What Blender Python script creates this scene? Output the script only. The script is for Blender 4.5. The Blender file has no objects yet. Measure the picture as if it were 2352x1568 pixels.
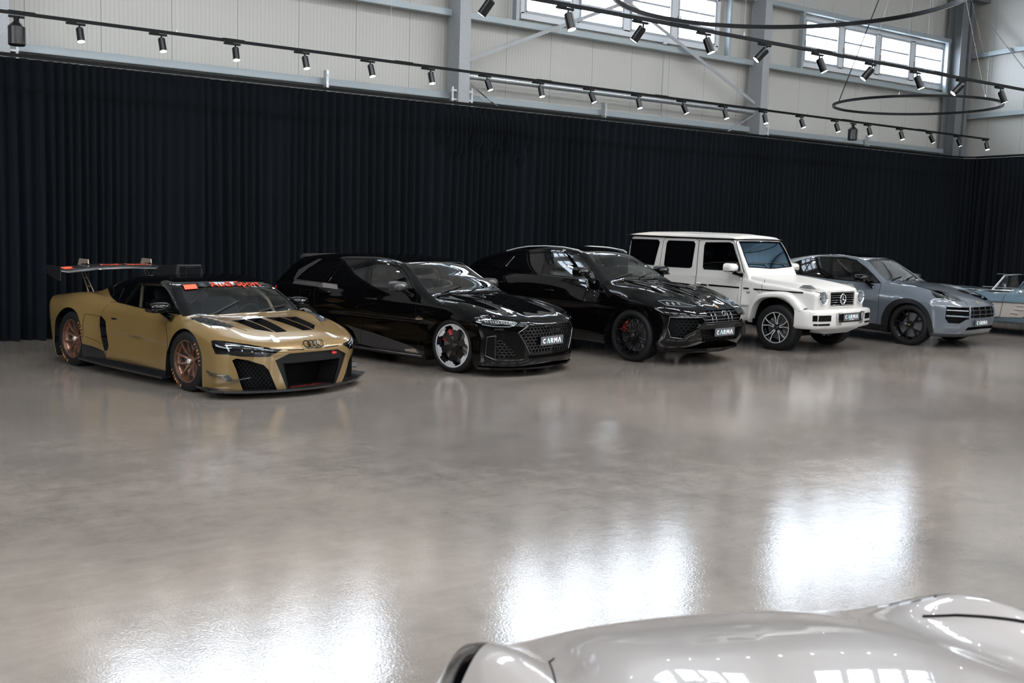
import bpy, bmesh, math, random
import numpy as np
from mathutils import Vector, Matrix
random.seed(7)
SC=bpy.context.scene
COL=SC.collection
PI=math.pi
# ---------------- camera: the hall frame has x along the curtain wall, y towards it, z up -------------
CAM=(0.0,0.0,2.035)
cR=Vector((0.814940,-0.578713,0.031067)); cU=Vector((0.040119,0.109809,0.993143)); cF=Vector((0.578156,0.808105,-0.112705))
cd=bpy.data.cameras.new('camera'); co=bpy.data.objects.new('camera',cd); COL.objects.link(co)
cd.sensor_width=36.; cd.lens=36.*2402.87/2352; cd.clip_start=.05; cd.clip_end=200
co.matrix_world=Matrix(((cR.x,cU.x,-cF.x,CAM[0]),(cR.y,cU.y,-cF.y,CAM[1]),(cR.z,cU.z,-cF.z,CAM[2]),(0,0,0,1)))
SC.camera=co
cd.dof.use_dof=True; cd.dof.focus_distance=15.0; cd.dof.aperture_fstop=4.0
# ---------------- daylight ----------------
wd=bpy.data.worlds.new('world'); SC.world=wd; wd.use_nodes=True
bg=wd.node_tree.nodes['Background']; bg.inputs[0].default_value=(.93,.96,1.,1); bg.inputs[1].default_value=22.0
SC.view_settings.view_transform='Standard'; SC.view_settings.look='None'; SC.view_settings.gamma=1.0
SC.view_settings.use_curve_mapping=False; SC.view_settings.exposure=0.12
SKYLIGHT=22.0   # roof light strips
GABLE=9.0      # glazing of the gable and of the wall opposite
SPOTW=130.0
TEST=False
# ---------------- helpers ----------------
MATS={}
def mat(name,col=(.5,.5,.5),rough=.5,metal=0.,coat=0.,emit=None,es=0.,spec=.5,trans=0.,ior=1.5,cr=.03):
    if name in MATS: return MATS[name]
    m=bpy.data.materials.new(name); m.use_nodes=True; b=m.node_tree.nodes['Principled BSDF']
    b.inputs['Base Color'].default_value=(*col,1); b.inputs['Roughness'].default_value=rough; b.inputs['Metallic'].default_value=metal
    b.inputs['Coat Weight'].default_value=coat; b.inputs['Coat Roughness'].default_value=cr; b.inputs['Specular IOR Level'].default_value=spec
    b.inputs['Transmission Weight'].default_value=trans; b.inputs['IOR'].default_value=ior
    if emit: b.inputs['Emission Color'].default_value=(*emit,1); b.inputs['Emission Strength'].default_value=es
    MATS[name]=m; return m
def nd(m,t,**k):
    n=m.node_tree.nodes.new(t)
    for a,v in k.items(): setattr(n,a,v)
    return n
def lk(m,a,b): m.node_tree.links.new(a,b)
class MB:
    def __init__(s): s.v=[];s.f=[]
    def add(s,V,F):
        o=len(s.v); s.v+=[tuple(p) for p in V]; s.f+=[tuple(i+o for i in f) for f in F]; return s
    def box(s,c,d,rz=0,M=None,bev=0):
        x,y,z=d[0]/2,d[1]/2,d[2]/2
        if bev:
            b=min(bev,x*.9,y*.9,z*.9); V=[];F=[]
            for sx in(-1,1):
                for sy in(-1,1):
                    for sz in(-1,1):
                        V+= [(sx*(x),sy*(y-b),sz*(z-b)),(sx*(x-b),sy*y,sz*(z-b)),(sx*(x-b),sy*(y-b),sz*z)]
            bm=bmesh.new()
            for p in V: bm.verts.new(p)
            bmesh.ops.convex_hull(bm,input=list(bm.verts))
            bm.verts.index_update()
            V=[p.co.copy() for p in bm.verts];F=[tuple(q.index for q in f.verts) for f in bm.faces]; bm.free()
        else:
            V=[(-x,-y,-z),(x,-y,-z),(x,y,-z),(-x,y,-z),(-x,-y,z),(x,-y,z),(x,y,z),(-x,y,z)]
            F=[(0,3,2,1),(4,5,6,7),(0,1,5,4),(1,2,6,5),(2,3,7,6),(3,0,4,7)]
        R=Matrix.Rotation(rz,4,'Z') if M is None else M
        V=[R@Vector(p)+Vector(c) for p in V]
        return s.add(V,F)
    def tube(s,pts,r,n=8,closed=False,caps=True,flat=None):
        P=[Vector(p) for p in pts]; L=len(P)
        if L<2: return s
        V=[];F=[]; up=None
        for i in range(L):
            a=P[(i-1)%L] if (closed or i>0) else P[i]; b=P[(i+1)%L] if (closed or i<L-1) else P[i]
            t=(b-a); 
            if t.length<1e-9: t=Vector((0,0,1))
            t.normalize()
            if up is None: up=Vector((0,0,1)) if abs(t.z)<.9 else Vector((1,0,0))
            x=up-t*up.dot(t)
            if x.length<1e-6: x=t.orthogonal()
            x.normalize(); y=t.cross(x); up=x
            rr=r[i] if isinstance(r,(list,tuple)) else r
            for k in range(n):
                th=2*PI*k/n+PI/n
                V.append(P[i]+x*math.cos(th)*rr+y*math.sin(th)*rr*(flat or 1))
        m=L if closed else L-1
        for i in range(m):
            j=(i+1)%L
            for k in range(n): F.append((i*n+k,i*n+(k+1)%n,j*n+(k+1)%n,j*n+k))
        if caps and not closed: F.append(tuple(range(n-1,-1,-1))); F.append(tuple((L-1)*n+k for k in range(n)))
        return s.add(V,F)
    def cyl(s,a,b,r,n=16,r2=None): return s.tube([a,b],[r,r if r2 is None else r2],n)
    def lathe(s,prof,n=32,M=None,cap=False):
        """profile (r,h) turned about z"""
        V=[];F=[]
        for r,h in prof:
            for k in range(n): th=2*PI*k/n; V.append(Vector((r*math.cos(th),r*math.sin(th),h)))
        L=len(prof)
        for i in range(L-1):
            for k in range(n): F.append((i*n+k,i*n+(k+1)%n,(i+1)*n+(k+1)%n,(i+1)*n+k))
        if cap: F.append(tuple(range(n-1,-1,-1)));F.append(tuple((L-1)*n+k for k in range(n)))
        if M is not None: V=[M@p for p in V]
        return s.add(V,F)
    def prism(s,poly,h0,h1,M=None):
        """polygon in xy, extruded along z from h0 to h1"""
        n=len(poly); V=[Vector((p[0],p[1],h0)) for p in poly]+[Vector((p[0],p[1],h1)) for p in poly]
        F=[tuple(range(n-1,-1,-1)),tuple(range(n,2*n))]+[(i,(i+1)%n,n+(i+1)%n,n+i) for i in range(n)]
        if M is not None: V=[M@p for p in V]
        return s.add(V,F)
    def ribbon(s,A,B,h=None):
        """strip between two polylines, with thickness vector h"""
        n=len(A); V=[Vector(p) for p in A]+[Vector(p) for p in B]; F=[(i,i+1,n+i+1,n+i) for i in range(n-1)]
        if h is not None:
            h=Vector(h); V+=[p+h for p in V]; m=2*n
            F+=[(m+n+i,m+n+i+1,m+i+1,m+i) for i in range(n-1)]
            F+=[(i,m+i,m+i+1,i+1) for i in range(n-1)]+[(n+i+1,m+n+i+1,m+n+i,n+i) for i in range(n-1)]
            F+=[(0,n,m+n,m),(n-1,m+n-1,m+2*n-1,2*n-1)]
        return s.add(V,F)
    def mirror(s):
        o=len(s.v); s.v+=[(p[0],-p[1],p[2]) for p in s.v]; s.f+=[tuple(i+o for i in reversed(f)) for f in s.f]; return s
    def xf(s,M):
        s.v=[tuple(M@Vector(p)) for p in s.v]; return s
    def build(s,name,m,parent=None,smooth=None,label=None):
        me=bpy.data.meshes.new(name); me.from_pydata([tuple(p) for p in s.v],[],s.f); me.materials.append(m)
        bm=bmesh.new(); bm.from_mesh(me); bmesh.ops.recalc_face_normals(bm,faces=bm.faces)
        if smooth:
            a=math.radians(smooth)
            for f in bm.faces: f.smooth=True
            for e in bm.edges:
                if len(e.link_faces)==2 and e.calc_face_angle(0)>a: e.smooth=False
        bm.to_mesh(me); bm.free()
        o=bpy.data.objects.new(name,me); COL.objects.link(o)
        if parent is not None: o.parent=parent
        if label: o['label']=label
        return o
def tag(o,label=None,cat=None,group=None,kind=None):
    if label: o['label']=label
    if cat: o['category']=cat
    if group: o['group']=group
    if kind: o['kind']=kind
    return o
def empty(name,loc,rz=0):
    o=bpy.data.objects.new(name,None); COL.objects.link(o); o.location=loc; o.rotation_euler=(0,0,rz); o.empty_display_size=.2; return o
def copy_tree(o,parent=None):
    c=o.copy(); COL.objects.link(c); c.parent=parent
    for ch in [q for q in ALLCH.get(o.name,[])] or list(o.children): copy_tree(ch,c)
    return c
ALLCH={}
def text_mb(txt,size,depth=.002,M=None,sx=1.,bold=0.):
    cu=bpy.data.curves.new('txt','FONT'); cu.body=txt; cu.size=size; cu.align_x='CENTER'; cu.align_y='CENTER'; cu.extrude=depth/2; cu.offset=bold; cu.resolution_u=3
    ob=bpy.data.objects.new('txt',cu); me=bpy.data.meshes.new_from_object(ob)
    mb=MB(); V=[Vector((v.co.x*sx,v.co.y,v.co.z)) for v in me.vertices]
    if M is not None: V=[M@p for p in V]
    mb.add(V,[tuple(p.vertices) for p in me.polygons])
    bpy.data.objects.remove(ob); bpy.data.curves.remove(cu); bpy.data.meshes.remove(me)
    return mb
def frame(o,x,z):
    """matrix with local x along x, local z along z"""
    x=Vector(x).normalized(); z=Vector(z); z=(z-x*z.dot(x)).normalized(); y=z.cross(x)
    return Matrix(((x.x,y.x,z.x,o[0]),(x.y,y.y,z.y,o[1]),(x.z,y.z,z.z,o[2]),(0,0,0,1)))
# ---------------- materials of the hall ----------------
def mat_floor():
    m=mat('polished_concrete',(.3,.28,.26),.2); b=m.node_tree.nodes['Principled BSDF']
    tc=nd(m,'ShaderNodeTexCoord'); mp=nd(m,'ShaderNodeMapping'); lk(m,tc.outputs['Object'],mp.inputs[0])
    n1=nd(m,'ShaderNodeTexNoise'); n1.inputs['Scale'].default_value=.45; n1.inputs['Detail'].default_value=8; n1.inputs['Roughness'].default_value=.62; n1.inputs['Distortion'].default_value=.2; lk(m,mp.outputs[0],n1.inputs[0])
    n2=nd(m,'ShaderNodeTexNoise'); n2.inputs['Scale'].default_value=3.4; n2.inputs['Detail'].default_value=9; n2.inputs['Roughness'].default_value=.7; n2.inputs['Distortion'].default_value=.3; lk(m,mp.outputs[0],n2.inputs[0])
    mx0=nd(m,'ShaderNodeMix',data_type='FLOAT'); mx0.inputs[0].default_value=.45; lk(m,n1.outputs[0],mx0.inputs[2]); lk(m,n2.outputs[0],mx0.inputs[3])
    # trowel marks and wheel scuffs: long faint streaks in two directions
    prev=mx0
    for rot,sc in ((.55,(.5,9,1)),(-.9,(.35,14,1))):
        m2=nd(m,'ShaderNodeMapping'); m2.inputs['Rotation'].default_value=(0,0,rot); m2.inputs['Scale'].default_value=sc; lk(m,tc.outputs['Object'],m2.inputs[0])
        n5=nd(m,'ShaderNodeTexNoise'); n5.inputs['Scale'].default_value=1.1; n5.inputs['Detail'].default_value=7; n5.inputs['Roughness'].default_value=.7; n5.inputs['Distortion'].default_value=.5; lk(m,m2.outputs[0],n5.inputs[0])
        mx=nd(m,'ShaderNodeMix',data_type='FLOAT'); mx.inputs[0].default_value=.10; lk(m,prev.outputs[0],mx.inputs[2]); lk(m,n5.outputs[0],mx.inputs[3]); prev=mx
    cr=nd(m,'ShaderNodeValToRGB'); e=cr.color_ramp.elements; e[0].position=.35; e[0].color=(.125,.109,.096,1); e[1].position=.67; e[1].color=(.225,.196,.172,1); lk(m,mx.outputs[0],cr.inputs[0]); lk(m,cr.outputs[0],b.inputs['Base Color'])
    r=nd(m,'ShaderNodeMapRange'); r.inputs[1].default_value=.3; r.inputs[2].default_value=.7; r.inputs[3].default_value=.06; r.inputs[4].default_value=.13; lk(m,mx.outputs[0],r.inputs[0]); lk(m,r.outputs[0],b.inputs['Roughness'])
    n3=nd(m,'ShaderNodeTexNoise'); n3.inputs['Scale'].default_value=70; n3.inputs['Detail'].default_value=3; lk(m,mp.outputs[0],n3.inputs[0])
    n4=nd(m,'ShaderNodeTexNoise'); n4.inputs['Scale'].default_value=3.2; n4.inputs['Detail'].default_value=4; lk(m,mp.outputs[0],n4.inputs[0])
    b1=nd(m,'ShaderNodeBump'); b1.inputs['Strength'].default_value=.19; b1.inputs['Distance'].default_value=.004; lk(m,n3.outputs[0],b1.inputs['Height'])
    b2=nd(m,'ShaderNodeBump'); b2.inputs['Strength'].default_value=.035; b2.inputs['Distance'].default_value=.03; lk(m,n4.outputs[0],b2.inputs['Height']); lk(m,b1.outputs[0],b2.inputs['Normal']); lk(m,b2.outputs[0],b.inputs['Normal'])
    b.inputs['IOR'].default_value=1.6; b.inputs['Specular IOR Level'].default_value=.8
    return m
def mat_panel():
    m=mat('sandwich_panel',(.415,.405,.375),.45); b=m.node_tree.nodes['Principled BSDF']
    tc=nd(m,'ShaderNodeTexCoord'); sx=nd(m,'ShaderNodeSeparateXYZ'); lk(m,tc.outputs['Object'],sx.inputs[0])
    def grid(p,w):
        a=nd(m,'ShaderNodeMath',operation='PINGPONG'); a.inputs[1].default_value=p/2; lk(m,sx.outputs[0],a.inputs[0])
        c=nd(m,'ShaderNodeMapRange'); c.inputs[1].default_value=0; c.inputs[2].default_value=w; c.inputs[3].default_value=0; c.inputs[4].default_value=1; lk(m,a.outputs[0],c.inputs[0]); return c
    g1=grid(.0715,.006); g2=grid(1.144,.007)
    mn=nd(m,'ShaderNodeMath',operation='MULTIPLY'); lk(m,g2.outputs[0],mn.inputs[0]); mn.inputs[1].default_value=1.
    mc=nd(m,'ShaderNodeMix',data_type='RGBA'); mc.inputs[6].default_value=(.10,.10,.10,1); mc.inputs[7].default_value=(.415,.405,.375,1); lk(m,g2.outputs[0],mc.inputs[0])
    mc2=nd(m,'ShaderNodeMix',data_type='RGBA',blend_type='MULTIPLY'); mc2.inputs[0].default_value=1; lk(m,mc.outputs[2],mc2.inputs[6])
    rr=nd(m,'ShaderNodeMapRange'); rr.inputs[3].default_value=.80; rr.inputs[4].default_value=1.; lk(m,g1.outputs[0],rr.inputs[0]); lk(m,rr.outputs[0],mc2.inputs[7])
    lk(m,mc2.outputs[2],b.inputs['Base Color'])
    ad=nd(m,'ShaderNodeMath',operation='ADD'); lk(m,g1.outputs[0],ad.inputs[0]); lk(m,g2.outputs[0],ad.inputs[1])
    bp=nd(m,'ShaderNodeBump'); bp.inputs['Strength'].default_value=.5; bp.inputs['Distance'].default_value=.004; lk(m,ad.outputs[0],bp.inputs['Height']); lk(m,bp.outputs[0],b.inputs['Normal'])
    return m
def mat_noise(name,c0,c1,scale,rough,metal=0.,bump=0.,bd=.01):
    m=mat(name,c0,rough,metal); b=m.node_tree.nodes['Principled BSDF']
    tc=nd(m,'ShaderNodeTexCoord'); n=nd(m,'ShaderNodeTexNoise'); n.inputs['Scale'].default_value=scale; n.inputs['Detail'].default_value=5; lk(m,tc.outputs['Object'],n.inputs[0])
    cr=nd(m,'ShaderNodeValToRGB'); e=cr.color_ramp.elements; e[0].position=.3; e[0].color=(*c0,1); e[1].position=.7; e[1].color=(*c1,1); lk(m,n.outputs[0],cr.inputs[0]); lk(m,cr.outputs[0],b.inputs['Base Color'])
    if bump:
        bp=nd(m,'ShaderNodeBump'); bp.inputs['Strength'].default_value=bump; bp.inputs['Distance'].default_value=bd; lk(m,n.outputs[0],bp.inputs['Height']); lk(m,bp.outputs[0],b.inputs['Normal'])
    return m
M_FLOOR=mat_floor(); M_PANEL=mat_panel()
M_STEEL=mat_noise('galvanised_steel',(.25,.26,.27),(.33,.34,.35),40,.5,.3)
M_GIRT=mat('painted_girt',(.27,.305,.32),.4,.2)
M_TUBE=mat_noise('zinc_tube',(.30,.32,.33),(.62,.65,.67),55,.3,.8)
M_CURT=mat_noise('black_molton',(.0032,.0041,.0053),(.0066,.0083,.0106),160,.95,0,.1,.002)
M_CURT.node_tree.nodes['Principled BSDF'].inputs['Specular IOR Level'].default_value=.08
M_CURT.node_tree.nodes['Principled BSDF'].inputs['Sheen Weight'].default_value=.03
M_CURT.node_tree.nodes['Principled BSDF'].inputs['Sheen Tint'].default_value=(.5,.7,1,1)
M_BLACK=mat('black_powder_coat',(.0022,.0024,.003),.4,spec=.12)
M_WHITE=mat('white_plastic_frame',(.52,.54,.56),.35)
M_LED=mat('spot_lens',(1,1,1),.3,emit=(1,.98,.95),es=70)
M_ROOF=mat('roof_sheet',(.55,.56,.57),.5)
M_DAY=mat('daylight_pane',(1,1,1),.5,emit=(.92,.96,1.),es=SKYLIGHT)
M_DAY2=mat('gable_pane',(1,1,1),.5,emit=(.88,.94,1.),es=GABLE)
def glass_mat(name,tint,fac=1.0,rough=0.,gcol=(1,1,1)):
    m=bpy.data.materials.new(name); m.use_nodes=True; nt=m.node_tree; nt.nodes.remove(nt.nodes['Principled BSDF'])
    t=nd(m,'ShaderNodeBsdfTransparent'); t.inputs[0].default_value=(*tint,1); g=nd(m,'ShaderNodeBsdfGlossy'); g.inputs['Roughness'].default_value=rough; g.inputs[0].default_value=(*gcol,1)
    ge=nd(m,'ShaderNodeNewGeometry'); dp=nd(m,'ShaderNodeVectorMath',operation='DOT_PRODUCT'); lk(m,ge.outputs['Normal'],dp.inputs[0]); lk(m,ge.outputs['Incoming'],dp.inputs[1])
    ab=nd(m,'ShaderNodeMath',operation='ABSOLUTE'); lk(m,dp.outputs['Value'],ab.inputs[0]); su=nd(m,'ShaderNodeMath',operation='SUBTRACT'); su.inputs[0].default_value=1.; lk(m,ab.outputs[0],su.inputs[1])
    pw=nd(m,'ShaderNodeMath',operation='POWER'); pw.inputs[1].default_value=5.; lk(m,su.outputs[0],pw.inputs[0]); ml=nd(m,'ShaderNodeMath',operation='MULTIPLY_ADD'); ml.inputs[1].default_value=.95*fac; ml.inputs[2].default_value=.045*fac; lk(m,pw.outputs[0],ml.inputs[0])
    mx=nd(m,'ShaderNodeMixShader'); lk(m,ml.outputs[0],mx.inputs[0]); lk(m,t.outputs[0],mx.inputs[1]); lk(m,g.outputs[0],mx.inputs[2]); lk(m,mx.outputs[0],nt.nodes['Material Output'].inputs[0])
    MATS[name]=m; return m
M_PANE=glass_mat('window_glass',(.9,.95,1.),1.)
# ---------------- room shell ----------------
YC=17.39; YW=18.1; ZR=4.28
def st(o,lab=None):
    o['kind']='structure'
    if lab: o['label']=lab
    return o
f=MB(); f.add([(-14,-14,0),(34,-14,0),(34,19,0),(-14,19,0)],[(0,1,2,3)]); st(f.build('floor',M_FLOOR),'polished grey-beige concrete floor of the hall')
WIN=[(4.35,10.05),(12.85,18.62),(21.62,27.87)]; ZW0,ZW1=6.22,7.50
w=MB(); T=.12
def wall_rect(mb,x0,x1,z0,z1,y=YW): mb.add([(x0,y,z0),(x1,y,z0),(x1,y,z1),(x0,y,z1),(x0,y+T,z0),(x1,y+T,z0),(x1,y+T,z1),(x0,y+T,z1)],[(0,1,2,3),(7,6,5,4),(0,4,5,1),(1,5,6,2),(2,6,7,3),(3,7,4,0)])
wall_rect(w,-14,28.86,0,ZW0); wall_rect(w,-14,28.86,ZW1,9.6)
xs=[-14]+[v for a in WIN for v in a]+[28.86]
for i in range(0,len(xs),2): wall_rect(w,xs[i],xs[i+1],ZW0,ZW1)
st(w.build('wall_back',M_PANEL),'pale ribbed panel wall above the black curtain')
# side wall, seen at the right edge
SA=math.radians(78.5); SD=Vector((-math.cos(SA),-math.sin(SA),0)); SN=Vector((math.sin(SA),-math.cos(SA),0))
S0=Vector((28.86,18.1,0))
w=MB(); w.box((15,.06,4.8),(31,.12,9.6)); o=st(w.build('wall_right',M_PANEL),'pale ribbed panel wall on the right')
o.matrix_world=Matrix(((SD.x,SN.x,0,S0.x),(SD.y,SN.y,0,S0.y),(0,0,1,0),(0,0,0,1)))
# left gable wall with tall gridded glazing; wall opposite with glazing; roof with light strips
w=MB()
def xwall(mb,x,y0,y1,z0,z1): mb.box((x,(y0+y1)/2,(z0+z1)/2),(.12,y1-y0,z1-z0))
GX=-9.0
xwall(w,GX,-14,19,3.0,3.2); xwall(w,GX,-14,19,6.8,9.6); xwall(w,GX,-14,5.,3.2,6.8); xwall(w,GX,12.5,19,3.2,6.8)
st(w.build('wall_left',M_PANEL)); w=MB(); xwall(w,GX,-14,19,0,3.0); st(w.build('trim_2',MATS['dark_cladding'] if 'dark_cladding' in MATS else mat('dark_cladding',(.012,.013,.015),.8,spec=.2)))
def glazing(name,x0,y0,x1,y1,z0,z1,nx,nz,frame_m,pane_m,fw=.06,dep=.08):
    """gridded window from (x0,y0) to (x1,y1)"""
    d=Vector((x1-x0,y1-y0,0)); L=d.length; a=math.atan2(d.y,d.x); c=Vector((x0,y0,0))
    M=Matrix.Translation(c)@Matrix.Rotation(a,4,'Z'); mb=MB()
    for i in range(nx+1): mb.box((L*i/nx,0,(z0+z1)/2),(fw,dep,z1-z0+fw))
    for j in range(nz+1): mb.box((L/2,0,z0+(z1-z0)*j/nz),(L,dep,fw))
    o=st(mb.xf(M).build(name,frame_m)); p=MB(); p.box((L/2,0,(z0+z1)/2),(L,.01,z1-z0)); p.xf(M).build('pane',pane_m,o); return o
glazing('window_5',GX,5.,GX,12.5,3.2,6.8,7,4,M_BLACK,M_DAY2)
w=MB(); w.box((10,-12.,2.14),(48,.12,4.28)); st(w.build('wall_front',mat('dark_cladding',(.012,.013,.015),.8,spec=.2)))
w=MB(); w.box((10,-12.,5.25),(48,.12,1.94)); w.box((10,-12.,8.55),(48,.12,2.1)); st(w.build('trim_1',M_PANEL))
for q,xx in enumerate((-7,2,11,20)): glazing('window_%d'%(50+q),xx,-12.,xx+5.7,-12.,6.22,7.5,4,2,M_WHITE,M_DAY2)
w=MB(); w.box((8,3,9.7),(54,36,.12)); st(w.build('ceiling',M_ROOF),'roof sheet above the hall')
k=7
for yy in (8.5,3.,-3.5):
    for xx in (-4.5,2.5,9.5,16.5,23.0):
        w=MB(); w.box((xx,yy,9.61),(5.2,.9,.06)); o=st(w.build('window_%d'%k,M_DAY)); k+=1
# windows in the back wall: white frames, four lights each with two glazing bars and an opening casement
for k,(a,b) in enumerate(WIN):
    m=MB(); y=YW-.02
    m.box(((a+b)/2,y,ZW0+.06),(b-a,.16,.13)); m.box(((a+b)/2,y,ZW1-.06),(b-a,.16,.13))
    n=4; pw=(b-a)/n
    for i in range(n+1): m.box((a+pw*i+(.03 if i==0 else -.03 if i==n else 0),y,(ZW0+ZW1)/2),(.20 if 0<i<n else .10,.16,ZW1-ZW0-.2))
    o=st(m.build('window_%d'%(k+1),M_WHITE),'white framed strip window of four lights, bright daylight outside')
    g=MB();s=MB();c=MB()
    for i in range(n):
        x0,x1=a+pw*i+.12,a+pw*(i+1)-.12; z0,z1=ZW0+.14,ZW1-.14
        for (p,q,r,t) in ((x0,x1,z0-.03,z0+.03),(x0,x1,z1-.03,z1+.03)): s.box(((p+q)/2,y-.05,(r+t)/2),(q-p,.07,t-r))
        for xx in (x0,x1): s.box((xx,y-.05,(z0+z1)/2),(.05,.07,z1-z0))
        for fz in (.36,.66): s.box(((x0+x1)/2,y-.03,z0+(z1-z0)*fz),(x1-x0,.03,.045))
        g.box(((x0+x1)/2,y+.03,(z0+z1)/2),(x1-x0,.008,z1-z0))
        c.box((x0-.03,y-.1,z0+(z1-z0)*.42),(.03,.05,.16))
    s.build('casement',mat('grey_casement',(.30,.32,.34),.4),o); g.build('pane',M_PANE,o); c.build('window_handle',M_STEEL,o)
# steel frame: columns, rails behind the panels, bracing
CXs=[(2.86,3.11),(11.06,11.31),(19.65,19.88)]
def column(x0,x1,lab,y0=17.5,dep=.42):
    m=MB(); t=.022; m.box(((x0+x1)/2,y0+t/2,4.8),(x1-x0,t,9.6)); m.box(((x0+x1)/2,y0+dep-t/2,4.8),(x1-x0,t,9.6)); m.box(((x0+x1)/2,y0+dep/2,4.8),(.014,dep-2*t,9.6))
    # stiffener seen as the shaded flank
    m.box((x0+.012,y0+dep/2,4.8),(.02,dep-2*t,9.6))
    return tag(m.build('steel_column',M_STEEL),lab,'column')
column(*CXs[0],'grey steel column at the left edge of the wall, behind the bell-shaped speaker')
column(*CXs[1],'grey steel column left of the diagonal braces, between two window bays')
column(*CXs[2],'grey steel column right of the diagonal braces, between two window bays')
def ccol():
    m=MB(); m.box((27.98,17.51,4.8),(.30,.022,9.6)); m.box((28.1,17.72,4.8),(.02,.42,9.6)); m.box((28.35,17.60,4.8),(.14,.16,9.6)); m.box((27.98,17.93,4.8),(.3,.022,9.6))
    return tag(m.build('steel_column',mat('dark_steel',(.17,.18,.19),.5,.3)),'dark steel column in the corner of the hall','column')
ccol()
def girt(x0,x1,z,lab,y=17.86,h=.11,dep=.14):
    m=MB(); t=.012; m.box(((x0+x1)/2,y-dep/2,z),(x1-x0,t,h)); m.box(((x0+x1)/2,y,z+h/2),(x1-x0,dep,t)); m.box(((x0+x1)/2,y,z-h/2),(x1-x0,dep,t))
    return tag(m.build('wall_rail',M_GIRT),lab,'steel rail')
BAY=[(3.13,11.05,'left'),(11.33,19.64,'middle'),(19.9,27.8,'right')]
for a,b,n in BAY:
    girt(a,b,4.47,'grey steel rail just above the black curtain in the %s bay'%n)
    girt(a,b,6.05,'grey steel rail under the strip window in the %s bay'%n)
    girt(a,b,7.56,'grey steel rail over the strip window in the %s bay'%n)
def sgirt(z,t0,t1,lab):
    m=MB(); m.box(((t0+t1)/2,-.13,z),(t1-t0,.14,.12)); o=m.build('wall_rail',M_GIRT); o.matrix_world=Matrix(((SD.x,SN.x,0,S0.x),(SD.y,SN.y,0,S0.y),(0,0,1,0),(0,0,0,1))); return tag(o,lab,'steel rail')
# window posts
for (x,lab) in ((12.62,'left of the middle strip window'),(18.80,'right of the middle strip window'),(21.42,'left of the right strip window'),(28.02-.0,'')):
    if lab:
        m=MB(); m.box((x,17.86,6.8),(.08,.14,1.40)); tag(m.build('window_post',M_GIRT),'grey steel post %s'%lab,'steel post')
m=MB(); m.box((27.66,17.80,6.8),(.09,.1,1.40)); tag(m.build('window_post',M_GIRT),'grey steel post right of the right strip window','steel post')
sgirt(7.2,.35,20,'grey steel rail across the right wall, upper one')
sgirt(5.48,.35,20,'grey steel rail across the right wall, lower one')
def bar(p,q,w,t,name,lab,mt=None,cat='brace'):
    m=MB(); p,q=Vector(p),Vector(q); d=q-p; M=frame((p+q)/2,d,(0,-1,.01)); m.box((0,0,0),(d.length,w,t),M=None); m.xf(M)
    return tag(m.build(name,mt or M_STEEL),lab,cat)
bar((11.4,17.66,5.18),(17.2,17.66,7.6),.075,.012,'brace_bar','flat steel brace rising right from the column across the middle window')
bar((13.7,17.68,7.6),(19.66,17.68,5.08),.075,.012,'brace_bar','flat steel brace falling right past the middle window to the column')
m=MB(); m.cyl((11.3,17.70,4.872),(19.64,17.70,4.872),.06,20); tag(m.build('zinc_pipe',M_TUBE,smooth=40),'long galvanised tube between the two middle columns, above the curtain','pipe')
def turnbuckle(p,q,lab):
    p,q=Vector(p),Vector(q); d=(q-p); L=d.length; e=empty('tie_rod',p); tag(e,lab,'tie rod'); M=frame((0,0,0),d,(0,-1,.01))
    m=MB(); m.tube([(0,0,0),(L,0,0)],.011,8); m.xf(M).build('rod',M_STEEL,e,40)
    m=MB(); 
    for s in(-1,1): m.box((L*.38,0,s*.022),(.26,.012,.012))
    m.box((L*.38-.13,0,0),(.03,.02,.06)); m.box((L*.38+.13,0,0),(.03,.02,.06)); m.xf(M).build('turnbuckle',M_STEEL,e)
    m=MB(); m.box((L*.86,0,0),(.2,.012,.075)); m.xf(M).build('fork_plate',M_STEEL,e)
turnbuckle((11.42,17.6,4.70),(12.16,17.72,4.33),'short tie rod with turnbuckle right of the left middle column')
turnbuckle((19.62,17.6,4.84),(18.76,17.72,4.33),'short tie rod with turnbuckle left of the right middle column')
def S(t,off,z): p=S0+SD*t-SN*off; return (p.x,p.y,z)
bar(S(.45,.26,8.75),S(3.6,.26,5.4),.08,.012,'brace_bar','flat steel brace running down the right wall from the corner')
m=MB(); m.box((28.6,17.35,8.72),(1.2,.3,.14)); tag(m.build('roof_beam',mat('dark_steel')),'dark roof beam end at the top of the corner column','beam')
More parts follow.
